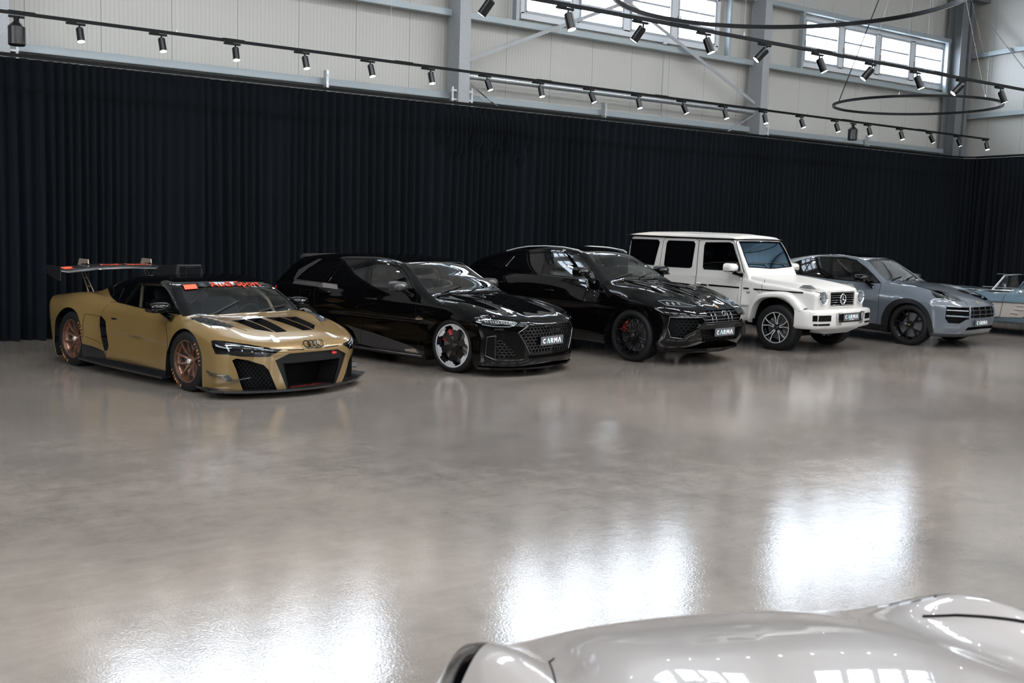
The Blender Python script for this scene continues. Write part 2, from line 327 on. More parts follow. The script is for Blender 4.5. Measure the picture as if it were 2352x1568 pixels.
# conduit with junction box
m=MB(); m.tube([(16.86,17.98,6.18),(16.86,17.98,4.62),(16.9,17.98,4.56),(17.05,17.98,4.55)],.011,8); o=m.build('conduit',M_STEEL,None,40); tag(o,'thin vertical cable conduit on the panel wall under the middle window','conduit')
m=MB(); m.box((16.86,17.96,6.2),(.10,.06,.07),bev=.01); m.build('junction_box',M_WHITE,o)
for x,z,lab in ((8.35,4.44,'slotted bracket on the rail in the left bay'),(14.9,4.44,'slotted bracket on the rail in the middle bay'),(24.1,4.44,'slotted bracket on the rail in the right bay')):
    m=MB(); m.box((x,17.675,z),(.045,.13,.42)); 
    for j in range(4): m.box((x,17.606,z-.15+.09*j),(.02,.012,.04))
    tag(m.build('rail_bracket',M_TUBE),lab,'bracket')
for x,lab in ((3.22,'white pipe stub at the foot of the left column above the curtain'),(10.98,'white pipe stub left of the left middle column'),(11.42,'white pipe stub right of the left middle column'),(20.05,'thin white pipe stub right of the right middle column')):
    m=MB(); m.tube([(x,17.58,4.0),(x,17.58,4.62)],.022,10); xc=x-.06 if x in(3.22,11.42,20.05) else x+.05; m.box((xc,17.58,4.55),(.16,.05,.04)); m.box((xc,17.58,4.38),(.16,.05,.03)); tag(m.build('pipe_stub',M_WHITE,None,40),lab,'pipe')
# ---------------- curtains ----------------
def curtain(path,z0,z1,lab,seed,amp=.12,step=.018):
    """path: plan points; folds run along it"""
    rnd=random.Random(seed); P=[Vector((a,b,0)) for a,b in path]
    pts=[];nor=[]
    for a,b in zip(P,P[1:]):
        d=b-a; L=d.length; n=int(L/step); t=d/L; nn=Vector((t.y,-t.x,0))
        for i in range(n): pts.append(a+d*i/n); nor.append(nn)
    n=len(pts)
    ker=12
    nn2=[sum((nor[min(max(i+k,0),n-1)] for k in range(-ker,ker+1)),Vector()).normalized() for i in range(n)]
    # irregular folds: phase grows at a wandering rate
    ph=[];p=rnd.random()*6;w=2*PI/.17*step
    rate=1.;tgt=1.
    for i in range(n):
        if rnd.random()<.05: tgt=rnd.uniform(.55,1.5)
        rate+=(tgt-rate)*.08; p+=w*rate; ph.append(p)
    am=[];a=1.;ta=1.
    for i in range(n):
        if rnd.random()<.03: ta=rnd.uniform(.45,1.35)
        a+=(ta-a)*.06; am.append(a)
    rows=44; V=[];F=[]
    dr=[0]*n
    for j in range(rows):
        v=j/(rows-1); z=z1+(z0-z1)*v
        k=.45+.75*v**.6
        for i in range(n):
            sft=math.sin(i*step*1.7+seed)*.9*v+math.sin(i*step*.63+seed*2)*1.4*v*v
            f=math.sin(ph[i]+sft); f2=math.sin(ph[i]*.5+1.3+sft*.6)
            y=(f*.62+f2*.5*v)*am[i]*amp*k
            xx=pts[i].x; zg=3.45+.16*math.sin(xx*9)+.10*math.sin(xx*23)
            if 10.55<xx<12.75 and pts[i].y>17 and zg<z<4.12: f=math.sin(ph[i]*1.7+2); y=f*.05*am[i]-.05-.03*min(1,(4.12-z)*4)
            q=pts[i]+nn2[i]*(y if not(10.55<xx<12.75 and zg<z<4.12) else -y)
            V.append((q.x,q.y,z+ (math.sin(i*step*3.1)*.006 if j==rows-1 else 0)))
        if j:
            for i in range(n-1): a0=(j-1)*n+i; F.append((a0,a0+1,a0+n+1,a0+n))
    m=MB(); m.add(V,F); o=m.build('curtain',M_CURT,None,180); return tag(o,lab,'curtain')
sc=lambda t,o: (S(t,o,0)[0],S(t,o,0)[1])
curtain([(-8.9,YC),(6.08,YC)],.012,ZR-.03,'black stage curtain at the left, behind the gold racing coupe',3)
curtain([(6.0,YC+.03),(13.55,YC+.03)],.012,ZR-.03,'black stage curtain hanging behind the black estate car, left of the bunched gathers',5)
curtain([(13.38,YC),(27.6,YC),(28.0,YC-.1),(28.2,YC-.4)],.012,ZR-.03,'long black stage curtain behind the white off-roader and the grey SUV',11)
curtain([(28.20,YC-.34),sc(12,.5)],.012,ZR-.03,'black stage curtain along the right wall',17)
m=MB(); m.tube([(-9,YC,ZR+.01),(27.6,YC,ZR+.01),(28.0,YC-.1,ZR+.01),(28.2,YC-.4,ZR+.01),(*sc(12,.5),ZR+.01)],.034,4); tag(m.build('curtain_rail',M_BLACK,None,30),'thin dark rail that carries the black curtains','curtain rail')
# pushed-up gathers in front of the second column
m=MB()
# ---------------- track lights ----------------
TR=[]
def track(y,z,x0,x1,lab):
    m=MB(); m.box(((x0+x1)/2,y,z),(x1-x0,.036,.045)); o=m.build('lighting_track',M_BLACK); tag(o,lab,'track')
    c=MB()
    x=x0+.4
    n=max(2,int((x1-x0)/3.2))
    for i in range(n):
        c=MB(); xx=x0+.3+(x1-x0-.6)*i/(n-1); c.tube([(xx,y,z),(xx,y,9.6)],.0014,4); c.box((xx,y,z+.04),(.012,.012,.06)); c.build('suspension_wire',M_TUBE,o)
    for i in range(1,int((x1-x0)/3.)): j=MB(); j.box((x0+i*3.,y,z+.022),(.34,.044,.02)); j.build('track_joint',M_BLACK,o)
    return o
YT1,ZT1=16.0,4.655; YT2,ZT2=10.4,4.70
track(YT1,ZT1+.02,-6,27.08,'long black lighting track hung in front of the panel wall, far one')
track(YT2,ZT2,-2,20.2,'black lighting track hung nearer the camera, crossing the windows')
ORD='first second third fourth fifth sixth seventh eighth ninth tenth eleventh twelfth thirteenth fourteenth fifteenth sixteenth seventeenth eighteenth nineteenth twentieth twenty-first twenty-second'.split()
def spot(x,y,z,tilt,lab,group,L=.20,r=.052,fwd=0.,power=1.,nod=.2):
    e=empty('track_spotlight',(x,y,z)); tag(e,lab,'spotlight',group)
    m=MB(); m.box((-.05,0,-.035),(.26,.034,.028)); m.box((-.10,0,-.02),(.12,.05,.02)); m.build('adapter',M_BLACK,e)
    m=MB(); m.cyl((0,0,-.04),(0,0,-.09),.012,10); m.build('stem',M_BLACK,e,40)
    M=Matrix.Translation((0,0,-.085))@Matrix.Rotation(-tilt,4,'Y')@Matrix.Rotation(nod,4,'X')
    m=MB(); m.lathe([(.0,0),(r*.8,0),(r,-.012),(r,-L),(r*.9,-L)],24,M); m.build('housing',mat('spot_housing',(.003,.0033,.004),.25,spec=.4),e,35)
    m=MB(); m.lathe([(.0,-L-.001),(r*.9,-L-.001)],24,M); m.build('lens',M_LED,e)
    ld=bpy.data.lights.new('spot_beam','SPOT'); ld.energy=SPOTW*power; ld.spot_size=math.radians(50); ld.spot_blend=.6; ld.shadow_soft_size=.04; ld.color=(1,.90,.80)
    lo=bpy.data.objects.new('spot_beam',ld); COL.objects.link(lo); lo.parent=e; lo.matrix_local=M@Matrix.Translation((0,0,-L-.012))
    return e
X1=[3.75,4.9,6.03,7.18,8.36,9.53,10.71,11.91,13.13,14.36,15.61,16.84,18.1,19.34,20.59,21.83,23.12,24.38,25.62,26.96]
T1=[.05,.06,.0,.08,.1,.05,.25,.08,.3,.1,.35,.15,.1,.22,.22,.1,.15,.4,.3,.05]
for i,x in enumerate(X1):
    spot(x,YT1,ZT1+.01,T1[i],'black cylinder spotlight, %s from the left on the far lighting track'%ORD[i],'spotlights on the far lighting track',nod=-.28)
X2=[7.0,8.13,9.37,10.52,11.74,12.9,14.18,15.36,16.66,17.85]
T2=[-.45,.1,-.4,.25,-.62,.3,-.5,.25,-.6,.3]
for i,x in enumerate(X2):
    spot(x,YT2,ZT2-.012,T2[i],'black cylinder spotlight, %s from the left on the near lighting track'%ORD[i],'spotlights on the near lighting track',L=.21,r=.055,power=3.,nod=(.45,-.3)[i%2])
track(5.0,ZT2+.02,-4,22,'unseen black lighting track added above the middle of the hall')  # added out of view, only so its spotlights brighten floor and car fronts
for i in range(9): spot(-2.5+3.*i,5.0,ZT2,(-.3,.3)[i%2],'added unseen black spotlight, %s from the left on the middle lighting track'%ORD[i],'added unseen spotlights on the middle lighting track',L=.21,r=.055,power=2.,nod=-.15 if i%2 else .3)
def bell(x,y,z,lab):
    e=empty('pendant_speaker',(x,y,z)); tag(e,lab,'speaker','black bell-shaped pendant speakers')
    m=MB(); m.box((0,0,-.03),(.2,.034,.03)); m.cyl((0,0,-.03),(0,0,-.10),.035,16); m.build('adapter',M_BLACK,e,40)
    m=MB(); m.lathe([(.03,-.08),(.055,-.11),(.10,-.15),(.112,-.165),(.112,-.40),(.10,-.415),(.0,-.415)],28); m.build('housing',mat('speaker_housing',(.004,.0045,.0055),.35),e,30)
bell(2.93,YT1,ZT1,'black bell-shaped pendant under the left end of the far track')
bell(21.24,YT1,ZT1,'black bell-shaped pendant under the right part of the far track')
# ---------------- ring lamps ----------------
def ring(c,r,lab,cab,w=.035,h=.05,tilt=0):
    e=empty('ring_pendant',c); tag(e,lab,'pendant lamp')
    m=MB(); N=96; pr=[(r-w/2,-h/2),(r+w/2,-h/2),(r+w/2,h/2),(r-w/2,h/2),(r-w/2,-h/2)]; m.lathe(pr,N); m.build('ring_profile',M_BLACK,e,50)
    m=MB(); m.lathe([(r-w*.33,-h/2-.001),(r+w*.33,-h/2-.001)],N); m.build('diffuser',mat('ring_diffuser',(.6,.6,.62),.4),e)
    m=MB()
    for k in range(6):
        m=MB(); a=k*PI/3+.4; p=(r*math.cos(a),r*math.sin(a),h/2); m.tube([p,(0.06*math.cos(a),.06*math.sin(a),9.5-c[2])],.0018,4); m.box((p[0],p[1],p[2]+.02),(.014,.014,.05)); m.build('suspension_wire',M_TUBE,e)
    if cab:
        m=MB(); m.tube([(r*math.cos(cab),r*math.sin(cab),h/2),(.3*math.cos(cab),.3*math.sin(cab),(9.5-c[2])*.8),(0,0,9.5-c[2])],.010,8); m.build('power_cable',M_BLACK,e,60)
ring((19.11,12.91,4.643),1.61,'thin black ring pendant lamp on the right, complete ring in view',2.6)
ring((9.42,8.08,4.664),1.956,'thin black ring pendant lamp nearer the camera, cut off by the top edge',0)
# ---------------- wheels: axle along y, outer face towards -y ----------------
M_TYRE=mat('tyre_rubber',(.006,.006,.0065),.6,spec=.22); M_RUBBER=mat('black_rubber',(.004,.004,.0045),.7,spec=.1)
M_DISC=mat('brake_disc',(.28,.28,.29),.35,.9); M_DARKMETAL=mat('dark_metal',(.05,.05,.055),.4,.6)
WM=Matrix(((1,0,0,0),(0,0,-1,0),(0,1,0,0),(0,0,0,1)))   # wheel z (outwards) -> -y
def wheel(parent,x,y,R,Wd,rr,style,mrim,mface,cal,side,steer=0.,text=None,phase=.2,mcap=None):
    """side -1: right of the car (outer face -y), +1: left"""
    M0=Matrix.Translation((x,y,R))@Matrix.Rotation(steer,4,'Z')@(Matrix.Rotation(PI,4,'Z') if side>0 else Matrix.Identity(4))@WM
    # local frame: z=0 is the outer tyre face, inwards negative
    fz=-.025
    def dish(r): 
        t=(r-.05)/(rr-.05); return fz-.005-(.045 if style!='r8' else .06)*(1-t)**1.5*(1 if style!='g' else .6)
    m=MB()
    m.lathe([(rr+.008,-.012),(rr+.014,-.02),(rr+.004,-.034),(rr-.012,-.05),(rr-.022,-.10),(rr-.03,-Wd+.05),(rr+.008,-Wd+.01)],64)
    m.lathe([(rr+.008,-.012),(rr-.004,-.013),(rr-.012,-.05)],64)
    m.lathe([(0,fz-.052),(.035,fz-.05),(.075,fz-.055),(.08,fz-.09),(0,fz-.1)],40)
    F=MB()
    def spoke(a0,r0,a1,r1,w0,w1,mb,th=.035,dz=0.,n=8,bend=0.,zoff=0.):
        A=[];B=[]
        for i in range(n+1):
            t=i/n; r=r0+(r1-r0)*t; a=a0+(a1-a0)*t+bend*math.sin(PI*t); w=(w0+(w1-w0)*t)/2
            c,s=math.cos(a),math.sin(a); z=dish(r)+dz+zoff
            A.append((r*c-w*s,r*s+w*c,z)); B.append((r*c+w*s,r*s-w*c,z))
        mb.ribbon(A,B,(0,0,-th))
        return A,B
    def bevelspoke(*a,**k):
        spoke(*a,**k)
    r1=rr-.004
    if style=='r8':
        for k in range(10):
            a=phase+k*2*PI/10+(.05 if k%2 else -.05); spoke(a,.05,a+(-.10 if k%2 else .10),r1,.026,.020,m,th=.03,bend=.05)
            spoke(a+.0,.05,a+(-.10 if k%2 else .10),r1,.010,.008,m,th=.02,bend=.05,dz=.006)
        m.lathe([(0,fz-.02),(.03,fz-.02),(.042,fz-.035),(.045,fz-.06)],24)
    elif style=='rs6':
        for k in range(6):
            a=phase+k*PI/3; spoke(a,.05,a,r1-.035,.075,.105,m,th=.05)
            # machined blade end
            A=[];B=[]
            z=dish(r1)+.004
            for t in range(9):
                u=-1+t/4; aa=a+u*.30
                ro=rr+.004; ri=rr-.034-(.034 if abs(u)<.62 else .0)
                A.append((ro*math.cos(aa),ro*math.sin(aa),z)); B.append((ri*math.cos(aa),ri*math.sin(aa),z))
            F.ribbon(A,B,(0,0,-.02))
        F.lathe([(rr+.007,-.011),(rr-.012,-.012)],64)
        m.lathe([(0,fz-.035),(.035,fz-.035),(.04,fz-.045)],24)
    elif style=='urus':
        m.lathe([(rr+.008,-.010),(rr-.010,-.011)],64)
        for k in range(7):
            a=phase+k*2*PI/7
            for s in(-1,1):
                spoke(a+s*.06,.045,a+s*.035,r1*.62,.016,.012,m,th=.03)
                spoke(a+s*.035,r1*.60,a+s*.19,r1*.80,.012,.012,m,th=.03); spoke(a+s*.19,r1*.79,a+s*.14,r1,.012,.014,m,th=.03)
                spoke(a+s*.17,.045,a+s*.33,r1*.66,.014,.011,m,th=.03); spoke(a+s*.33,r1*.65,a+s*.30,r1,.011,.014,m,th=.03)
    elif style=='g':
        for k in range(5):
            a=phase+k*2*PI/5
            for s in(-1,1):
                spoke(a+s*.20,.055,a+s*.13,r1*.55,.036,.026,m,th=.04); spoke(a+s*.13,r1*.54,a+s*.26,r1,.026,.034,m,th=.04)
                spoke(a+s*.20,.055,a+s*.13,r1*.55,.020,.013,F,th=.004,dz=.004); spoke(a+s*.13,r1*.54,a+s*.26,r1,.013,.020,F,th=.004,dz=.004)
        F.lathe([(rr+.006,-.011),(rr-.008,-.012)],64)
        m.lathe([(0,fz-.03),(.03,fz-.03),(.04,fz-.045)],24)
    else:
        for k in range(5):
            a=phase+k*2*PI/5
            for s in(-1,1):
                spoke(a+s*.12,.05,a+s*.07,r1*.5,.030,.022,m,th=.04); spoke(a+s*.07,r1*.49,a+s*.22,r1,.022,.026,m,th=.04,bend=s*.04)
                spoke(a+s*.07,r1*.49,a+s*.05,r1*.7,.016,.012,m,th=.03)
        m.lathe([(0,fz-.03),(.03,fz-.03),(.04,fz-.045)],24)
    w=m.xf(M0).build('wheel',mrim,parent,40)
    if F.v: F.xf(M0).build('spoke_face',mface,w,40,'bright machined spoke ends')
    for k in range(5):
        pass
    ck=.55 if style=='cay' else 1.; c=MB(); c.lathe([(0,fz-.012),(.024*ck,fz-.012),(.032*ck,fz-.02),(.034*ck,fz-.04)],20); c.xf(M0).build('centre_cap',mcap or M_DARKMETAL,w,40)
    # tyre
    T=MB(); s=R-rr; b=.028
    prof=[(rr+.006,-.018),(rr+.012,-.004),(rr+s*.35,.004),(rr+s*.62,.001),(rr+s*.85,-.010),(R-.006,-.022),(R,-.034)]
    g=Wd-.068
    for k in range(4):
        z=-.034-g*(k+.5)/4.; prof+=[(R,z+.007),(R-.008,z+.0055),(R-.008,z-.0055),(R,z-.007)]
    prof+=[(R,-Wd+.034),(R-.008,-Wd+.02),(rr+s*.5,-Wd),(rr+.006,-Wd+.012)]
    T.lathe(prof,80); T.xf(M0).build('tyre',M_TYRE,w,35)
    if text:
        txt,col=text; n=len(txt); q=MB(); rm=rr+s*.5
        for (a0,word) in ((PI/2-.75,txt),(-PI/2-.3,txt)):
            for i,ch in enumerate(word):
                a=a0-i*.14
                mm=Matrix.Translation((rm*math.cos(a),rm*math.sin(a),.0045))@Matrix.Rotation(a-PI/2,4,'Z')
                t=text_mb(ch,.052,.001,mm,1.,.001); q.add(t.v,t.f)
        q.xf(M0).build('tyre_lettering',mat('tyre_letters',col,.5),w,None,'orange tyre lettering')
    d=MB(); rd=rr*.80; d.lathe([(.07,-.115),(rd,-.115),(rd,-.145),(.07,-.145)],48); d.lathe([(0,-.09),(.07,-.09),(.075,-.115)],32)
    d.xf(M0).build('brake_disc',M_DISC,w,30)
    if cal:
        c=MB(); A=[];B=[]
        a0=PI*.78 if cal[1] else PI*.1
        for i in range(11):
            a=a0-.45+i*.09; ro,ri=rd+.008,rd-.075; A.append((ro*math.cos(a),ro*math.sin(a),-.085)); B.append((ri*math.cos(a),ri*math.sin(a),-.082))
        c.ribbon(A,B,(0,0,-.075)); c.xf(M0).build('brake_caliper',cal[0],w,40)
    return w
def pch(tab):
    t=np.array(sorted(tab),float); x=t[:,0]; y=t[:,1]; n=len(x)
    if n==1: return lambda q: np.full(np.shape(q),y[0])
    h=np.diff(x); d=np.diff(y)/h; m=np.zeros(n)
    if n>2:
        w1=2*h[1:]+h[:-1]; w2=h[1:]+2*h[:-1]
        ok=d[1:]*d[:-1]>0
        with np.errstate(divide='ignore',invalid='ignore'):
            mm=(w1+w2)/(w1/np.where(ok,d[:-1],1)+w2/np.where(ok,d[1:],1))
        m[1:-1]=np.where(ok,mm,0)
    m[0]=d[0]; m[-1]=d[-1]
    def f(q):
        q=np.clip(q,x[0],x[-1]); i=np.clip(np.searchsorted(x,q,side='right')-1,0,n-2)
        H=h[i]; t_=(q-x[i])/H; t2=t_*t_; t3=t2*t_
        return (2*t3-3*t2+1)*y[i]+(t3-2*t2+t_)*H*m[i]+(-2*t3+3*t2)*y[i+1]+(t3-t2)*H*m[i+1]
    return f
def smax(a,b,r):
    h=np.maximum(r-np.abs(a-b),0)/r
    return np.maximum(a,b)+h*h*r*.25
def smin(a,b,r): return -smax(-a,-b,r)
class Body:
    """closed smooth car body: lower hull + cabin, in car coordinates (x forward from the front axle, z up)"""
    def __init__(s,d):
        s.d=d
        for k in ('W','S','Hs','Hc','Xf','Pf','Xr','Pr','B','G','GW','GR'):
            setattr(s,'f'+k,pch(d[k]))
        if 'hood' in d: s.fhH=pch(d['hood']['H']); s.fhW=pch(d['hood']['Wd'])
    def lower(s,x,y,z):
        d=s.d; y=np.abs(y)
        W=s.fW(x); hw=W+s.fS(z)
        for (x0,z0,sx,sz,a) in d.get('bul',()):
            hw=hw+a*np.exp(-((x-x0)/sx)**2-((z-z0)/sz)**2)
        side=y-hw
        q=np.clip(y/W,0,1.1); p=d.get('hp',3.)
        hc=s.fHc(x); top=hc+(s.fHs(x)-hc)*q**p
        for (x0,y0,sx,sy,a) in d.get('hbul',()):
            top=top+a*np.exp(-((x-x0)/sx)**2-((y-y0)/sy)**2)
        top=(z-top)*.96
        fr=(x-s.fXf(z)+s.fPf(y))*.93
        re=(s.fXr(z)-s.fPr(y)*-1-x)*.93
        bo=s.fB(x)-z
        a=smax(side,top,d['rs'])
        a=smax(a,fr,d['rf']); a=smax(a,re,d.get('rr',.15))
        return smax(a,bo,d.get('rb',.06))
    def cabin(s,x,y,z):
        d=s.d; y=np.abs(y)
        xm=d['xm']; xe=xm+(x-xm)*(1+d['gc']*y*y)
        g=s.fG(xe); k=np.clip((g-d['zb'])/(d['zt']-d['zb']),.1,1.)
        top=(z-g+k*d['crown']*y*y)*.9
        zb,zt=d['zb'],d['zt']
        t=(z-zb)/(zt-zb); 
        wb=s.fGW(x); wt=s.fGR(x)
        side=(y-(wb+(wt-wb)*t-d.get('gb',.03)*(t*t-t)))*.93
        a=smax(smax(top,side,d['rg']),zb-.35-z,.05)
        return smax(smax(a,d['G'][-1][0]+.03-x,.04),x-d['G'][0][0],.04)
    def F(s,x,y,z):
        a=smin(s.lower(x,y,z),s.cabin(x,y,z),s.d.get('rj',.03))
        if 'hood' in s.d:
            h=s.d['hood']
            b=smax(smax((z-s.fhH(x)),np.abs(y)-s.fhW(x)-(s.fhH(x)-z)*.15,.035),smax(x-h['xf'],smax(-.9-x,.7-z,.02),.02),.035)
            a=smin(a,b,.012)
        return a
    def grad(s,P):
        e=2e-3; g=np.zeros_like(P)
        for k in range(3):
            D=np.zeros(3); D[k]=e
            A=P+D;B=P-D
            g[:,k]=s.F(A[:,0],A[:,1],A[:,2])-s.F(B[:,0],B[:,1],B[:,2])
        n=np.linalg.norm(g,axis=1,keepdims=True); n[n<1e-9]=1
        return g/n
    def shoot(s,O,D,tmax=2.6):
        lo=np.zeros(len(O)); hi=np.full(len(O),tmax)
        for _ in range(20):
            m=(lo+hi)/2; P=O+D*m[:,None]
            ins=s.F(P[:,0],P[:,1],P[:,2])<0
            lo=np.where(ins,m,lo); hi=np.where(ins,hi,m)
        return O+D*((lo+hi)/2)[:,None]
    def shell(s,res=.025):
        """near half (y<=0) as a quad grid"""
        d=s.d; x0,x1=d['spine']; zc=d.get('zc',.5)
        nm=int((x1-x0)/res); nf=int(d.get('nf',1.5)/res); nr=int(1.3/res); nt=int(3.0/res)
        rows=[]
        for i in range(nf): rows.append((x1,math.pi/2*(1-i/nf)))
        for i in range(nm+1): rows.append((x1+(x0-x1)*i/nm,0.))
        for i in range(1,nr+1): rows.append((x0,-math.pi/2*i/nr))
        rows=np.array(rows); R=len(rows)
        th0=np.linspace(-math.pi/2,math.pi/2,241)      # -90 bottom, +90 top, y negative
        def solve(TH):
            n=TH.shape[1]
            O=np.zeros((R,n,3)); O[...,0]=rows[:,0:1]; O[...,2]=zc
            D=np.zeros((R,n,3)); ph=rows[:,1:2]
            D[...,0]=np.sin(ph)+0*TH; D[...,1]=-np.cos(TH)*np.cos(ph); D[...,2]=np.sin(TH)*np.cos(ph)
            return s.shoot(O.reshape(-1,3),D.reshape(-1,3)).reshape(R,n,3)
        P=solve(np.tile(th0,(R,1)))
        L=np.linalg.norm(np.diff(P,axis=1),axis=2); 
        # average arc-length measure over rows keeps columns aligned
        k=np.ones(15)/15
        L=np.apply_along_axis(lambda c:np.convolve(np.pad(c,7,mode='edge'),k,'valid'),0,L)
        cum=np.concatenate([np.zeros((R,1)),np.cumsum(L,axis=1)],axis=1)+np.linspace(0,1e-6,241)
        TH=np.zeros((R,nt+1))
        for r in range(R): TH[r]=np.interp(np.linspace(0,cum[r,-1],nt+1),cum[r],th0)
        P=solve(TH)
        P[:,0,1]=0;P[:,-1,1]=0
        N=s.grad(P.reshape(-1,3)).reshape(P.shape)
        N[:,0,1]=0;N[:,-1,1]=0
        N/=np.maximum(np.linalg.norm(N,axis=2,keepdims=True),1e-9)
        V=P.reshape(-1,3); n=nt+1
        F=[]
        for r in range(R-1):
            for c in range(nt):
                a=r*n+c
                F.append((a,a+n,a+n+1,a+1))
        return Shell(V,N.reshape(-1,3),F,s)
    def hits(s,O,D,t0=1.,t1=11.,n=160):
        """first surface points of many parallel rays"""
        O=np.atleast_2d(np.asarray(O,float)); D=np.asarray(D,float); D=D/np.linalg.norm(D)
        t=np.linspace(t0,t1,n); P=O[:,None,:]+D*t[None,:,None]; sh=P.shape[:2]; P=P.reshape(-1,3)
        f=s.F(P[:,0],P[:,1],P[:,2]).reshape(sh); cr=(f[:,1:]<0)&(f[:,:-1]>=0); ok=cr.any(axis=1); i=cr.argmax(axis=1)
        a=t[i].copy(); b=t[i+1].copy()
        for _ in range(22):
            m=(a+b)/2; q=O+D*m[:,None]; ins=s.F(q[:,0],q[:,1],q[:,2])<0
            b=np.where(ins,m,b); a=np.where(ins,a,m)
        return O+D*((a+b)/2)[:,None],ok
    def hit(s,O,D,t0=0.,t1=30.,n=600):
        P,ok=s.hits(np.asarray(O)[None],D,t0,t1,n)
        return P[0] if ok[0] else None
# orthographic views on the body: (u axis, v axis, direction looked along)
def view(k):
    if k=='S': return np.array([1.,0,0]),np.array([0,0,1.]),np.array([0,1.,0])
    if k=='F': return np.array([0,1.,0]),np.array([0,0,1.]),np.array([-1.,0,0])
    if k=='T': return np.array([1.,0,0]),np.array([0,1.,0]),np.array([0,0,-1.])
    if k=='W': # along the windscreen normal
        a=math.radians(58); return np.array([0,1.,0]),np.array([-math.cos(a),0,math.sin(a)]),np.array([-math.sin(a),0,-math.cos(a)])
    a=math.radians(45) # D: front corner
    return np.array([math.sin(a),math.cos(a),0]),np.array([0,0,1.]),np.array([-math.cos(a),math.sin(a),0])
class Shell:
    def __init__(s,V,N,F,body):
        s.V=[tuple(v) for v in V]; s.N=[tuple(v) for v in N]; s.F=list(F); s.T=['body']*len(F); s.body=body
        s.arr(); Fa=np.array(s.F); s.C=s.VA[Fa].mean(1); s.CN=s.NA[Fa].mean(1); s.dirty=set()
    def arr(s): s.VA=np.array(s.V); s.NA=np.array(s.N)
    def centres(s):
        m=len(s.F); k=len(s.C)
        if m>k: s.C=np.vstack([s.C,np.zeros((m-k,3))]); s.CN=np.vstack([s.CN,np.zeros((m-k,3))]); s.dirty|=set(range(k,m))
        for i in s.dirty: f=list(s.F[i]); s.C[i]=s.VA[f].mean(0); s.CN[i]=s.NA[f].mean(0)
        s.dirty=set()
        return s.C,s.CN
    def cut(s,poly,vk,tag,frm=('body',),flt=None,keep_inside=True):
        """split the faces along a polygon seen in view vk and give what lies inside the tag"""
        u,v,w=view(vk)
        poly=np.array(poly,float)
        s.arr(); Q=np.stack([s.VA@u,s.VA@v],1)
        C,CN=s.centres()
        ok=(CN@w<.12)
        T=np.array([t in frm for t in s.T]); ok&=T
        if flt is not None: ok&=flt(C[:,0],C[:,1],C[:,2])
        lo,hi=poly.min(0)-.08,poly.max(0)+.08
        C2=np.stack([C@u,C@v],1)
        ok&=((C2>lo)&(C2<hi)).all(1)
        cand=[i for i in np.where(ok)[0]]
        V,N=s.V,s.N; q=[tuple(a) for a in Q]
        n=len(poly)
        for e in range(n):
            a,b=poly[e],poly[(e+1)%n]; d=b-a; L=math.hypot(*d)
            if L<1e-6: continue
            nx,ny=-d[1]/L,d[0]/L
            lox,hix=min(a[0],b[0])-1e-4,max(a[0],b[0])+1e-4; loy,hiy=min(a[1],b[1])-1e-4,max(a[1],b[1])+1e-4
            cache={}; new=[]
            for fi in cand:
                f=s.F[fi]; xs=[q[k][0] for k in f]; ys=[q[k][1] for k in f]
                if max(xs)<lox or min(xs)>hix or max(ys)<loy or min(ys)>hiy: continue
                sd=[(q[k][0]-a[0])*nx+(q[k][1]-a[1])*ny for k in f]
                if min(sd)>-1e-5 or max(sd)<1e-5: continue
                # and overlap along the edge
                tt=[((q[k][0]-a[0])*d[0]+(q[k][1]-a[1])*d[1])/L for k in f]
                if max(tt)<-1e-4 or min(tt)>L+1e-4: continue
                A=[];B=[]
                m=len(f)
                for k in range(m):
                    i,j=f[k],f[(k+1)%m]; si,sj=sd[k],sd[(k+1)%m]
                    if si>=-1e-5: A.append(i)
                    if si<=1e-5: B.append(i)
                    if (si>1e-5 and sj<-1e-5) or (si<-1e-5 and sj>1e-5):
                        key=(min(i,j),max(i,j))
                        if key not in cache:
                            t=si/(si-sj)
                            P=tuple(V[i][c]+(V[j][c]-V[i][c])*t for c in range(3))
                            M=[N[i][c]+(N[j][c]-N[i][c])*t for c in range(3)]; ml=math.sqrt(sum(c*c for c in M)) or 1
                            V.append(P);N.append(tuple(c/ml for c in M)); cache[key]=len(V)-1
                            q.append((sum(P[c]*u[c] for c in range(3)),sum(P[c]*v[c] for c in range(3))))
                        A.append(cache[key]);B.append(cache[key])
                if len(A)>2 and len(B)>2:
                    s.F[fi]=tuple(A); s.dirty.add(fi); s.F.append(tuple(B)); s.T.append(s.T[fi]); new.append(len(s.F)-1)
            cand+=new
        s.arr()
        for fi in cand:
            f=s.F[fi]; cx=sum(q[k][0] for k in f)/len(f); cy=sum(q[k][1] for k in f)/len(f)
            ins=False; j=n-1
            for k in range(n):
                if (poly[k][1]>cy)!=(poly[j][1]>cy) and cx<(poly[j][0]-poly[k][0])*(cy-poly[k][1])/(poly[j][1]-poly[k][1])+poly[k][0]: ins=not ins
                j=k
            if ins: s.T[fi]=tag
    def recess(s,tag,wall,d=None,depth=None):
        """push a tagged region inwards (by vector d or along the normal) and wall its edge"""
        faces=[i for i,t in enumerate(s.T) if t==tag]
        cnt={}
        for i in faces:
            f=s.F[i]
            for k in range(len(f)):
                a,b=f[k],f[(k+1)%len(f)]; cnt[(a,b)]=cnt.get((a,b),0)+1
        mp={}
        def mv(i):
            if i not in mp:
                p=s.V[i]; n=s.N[i]
                if d is not None: q=(p[0]+d[0],p[1]+d[1],p[2]+d[2])
                else: q=tuple(p[c]-n[c]*depth for c in range(3))
                if abs(p[1])<1e-6: q=(q[0],0.,q[2])
                s.V.append(q); s.N.append(n); mp[i]=len(s.V)-1
            return mp[i]
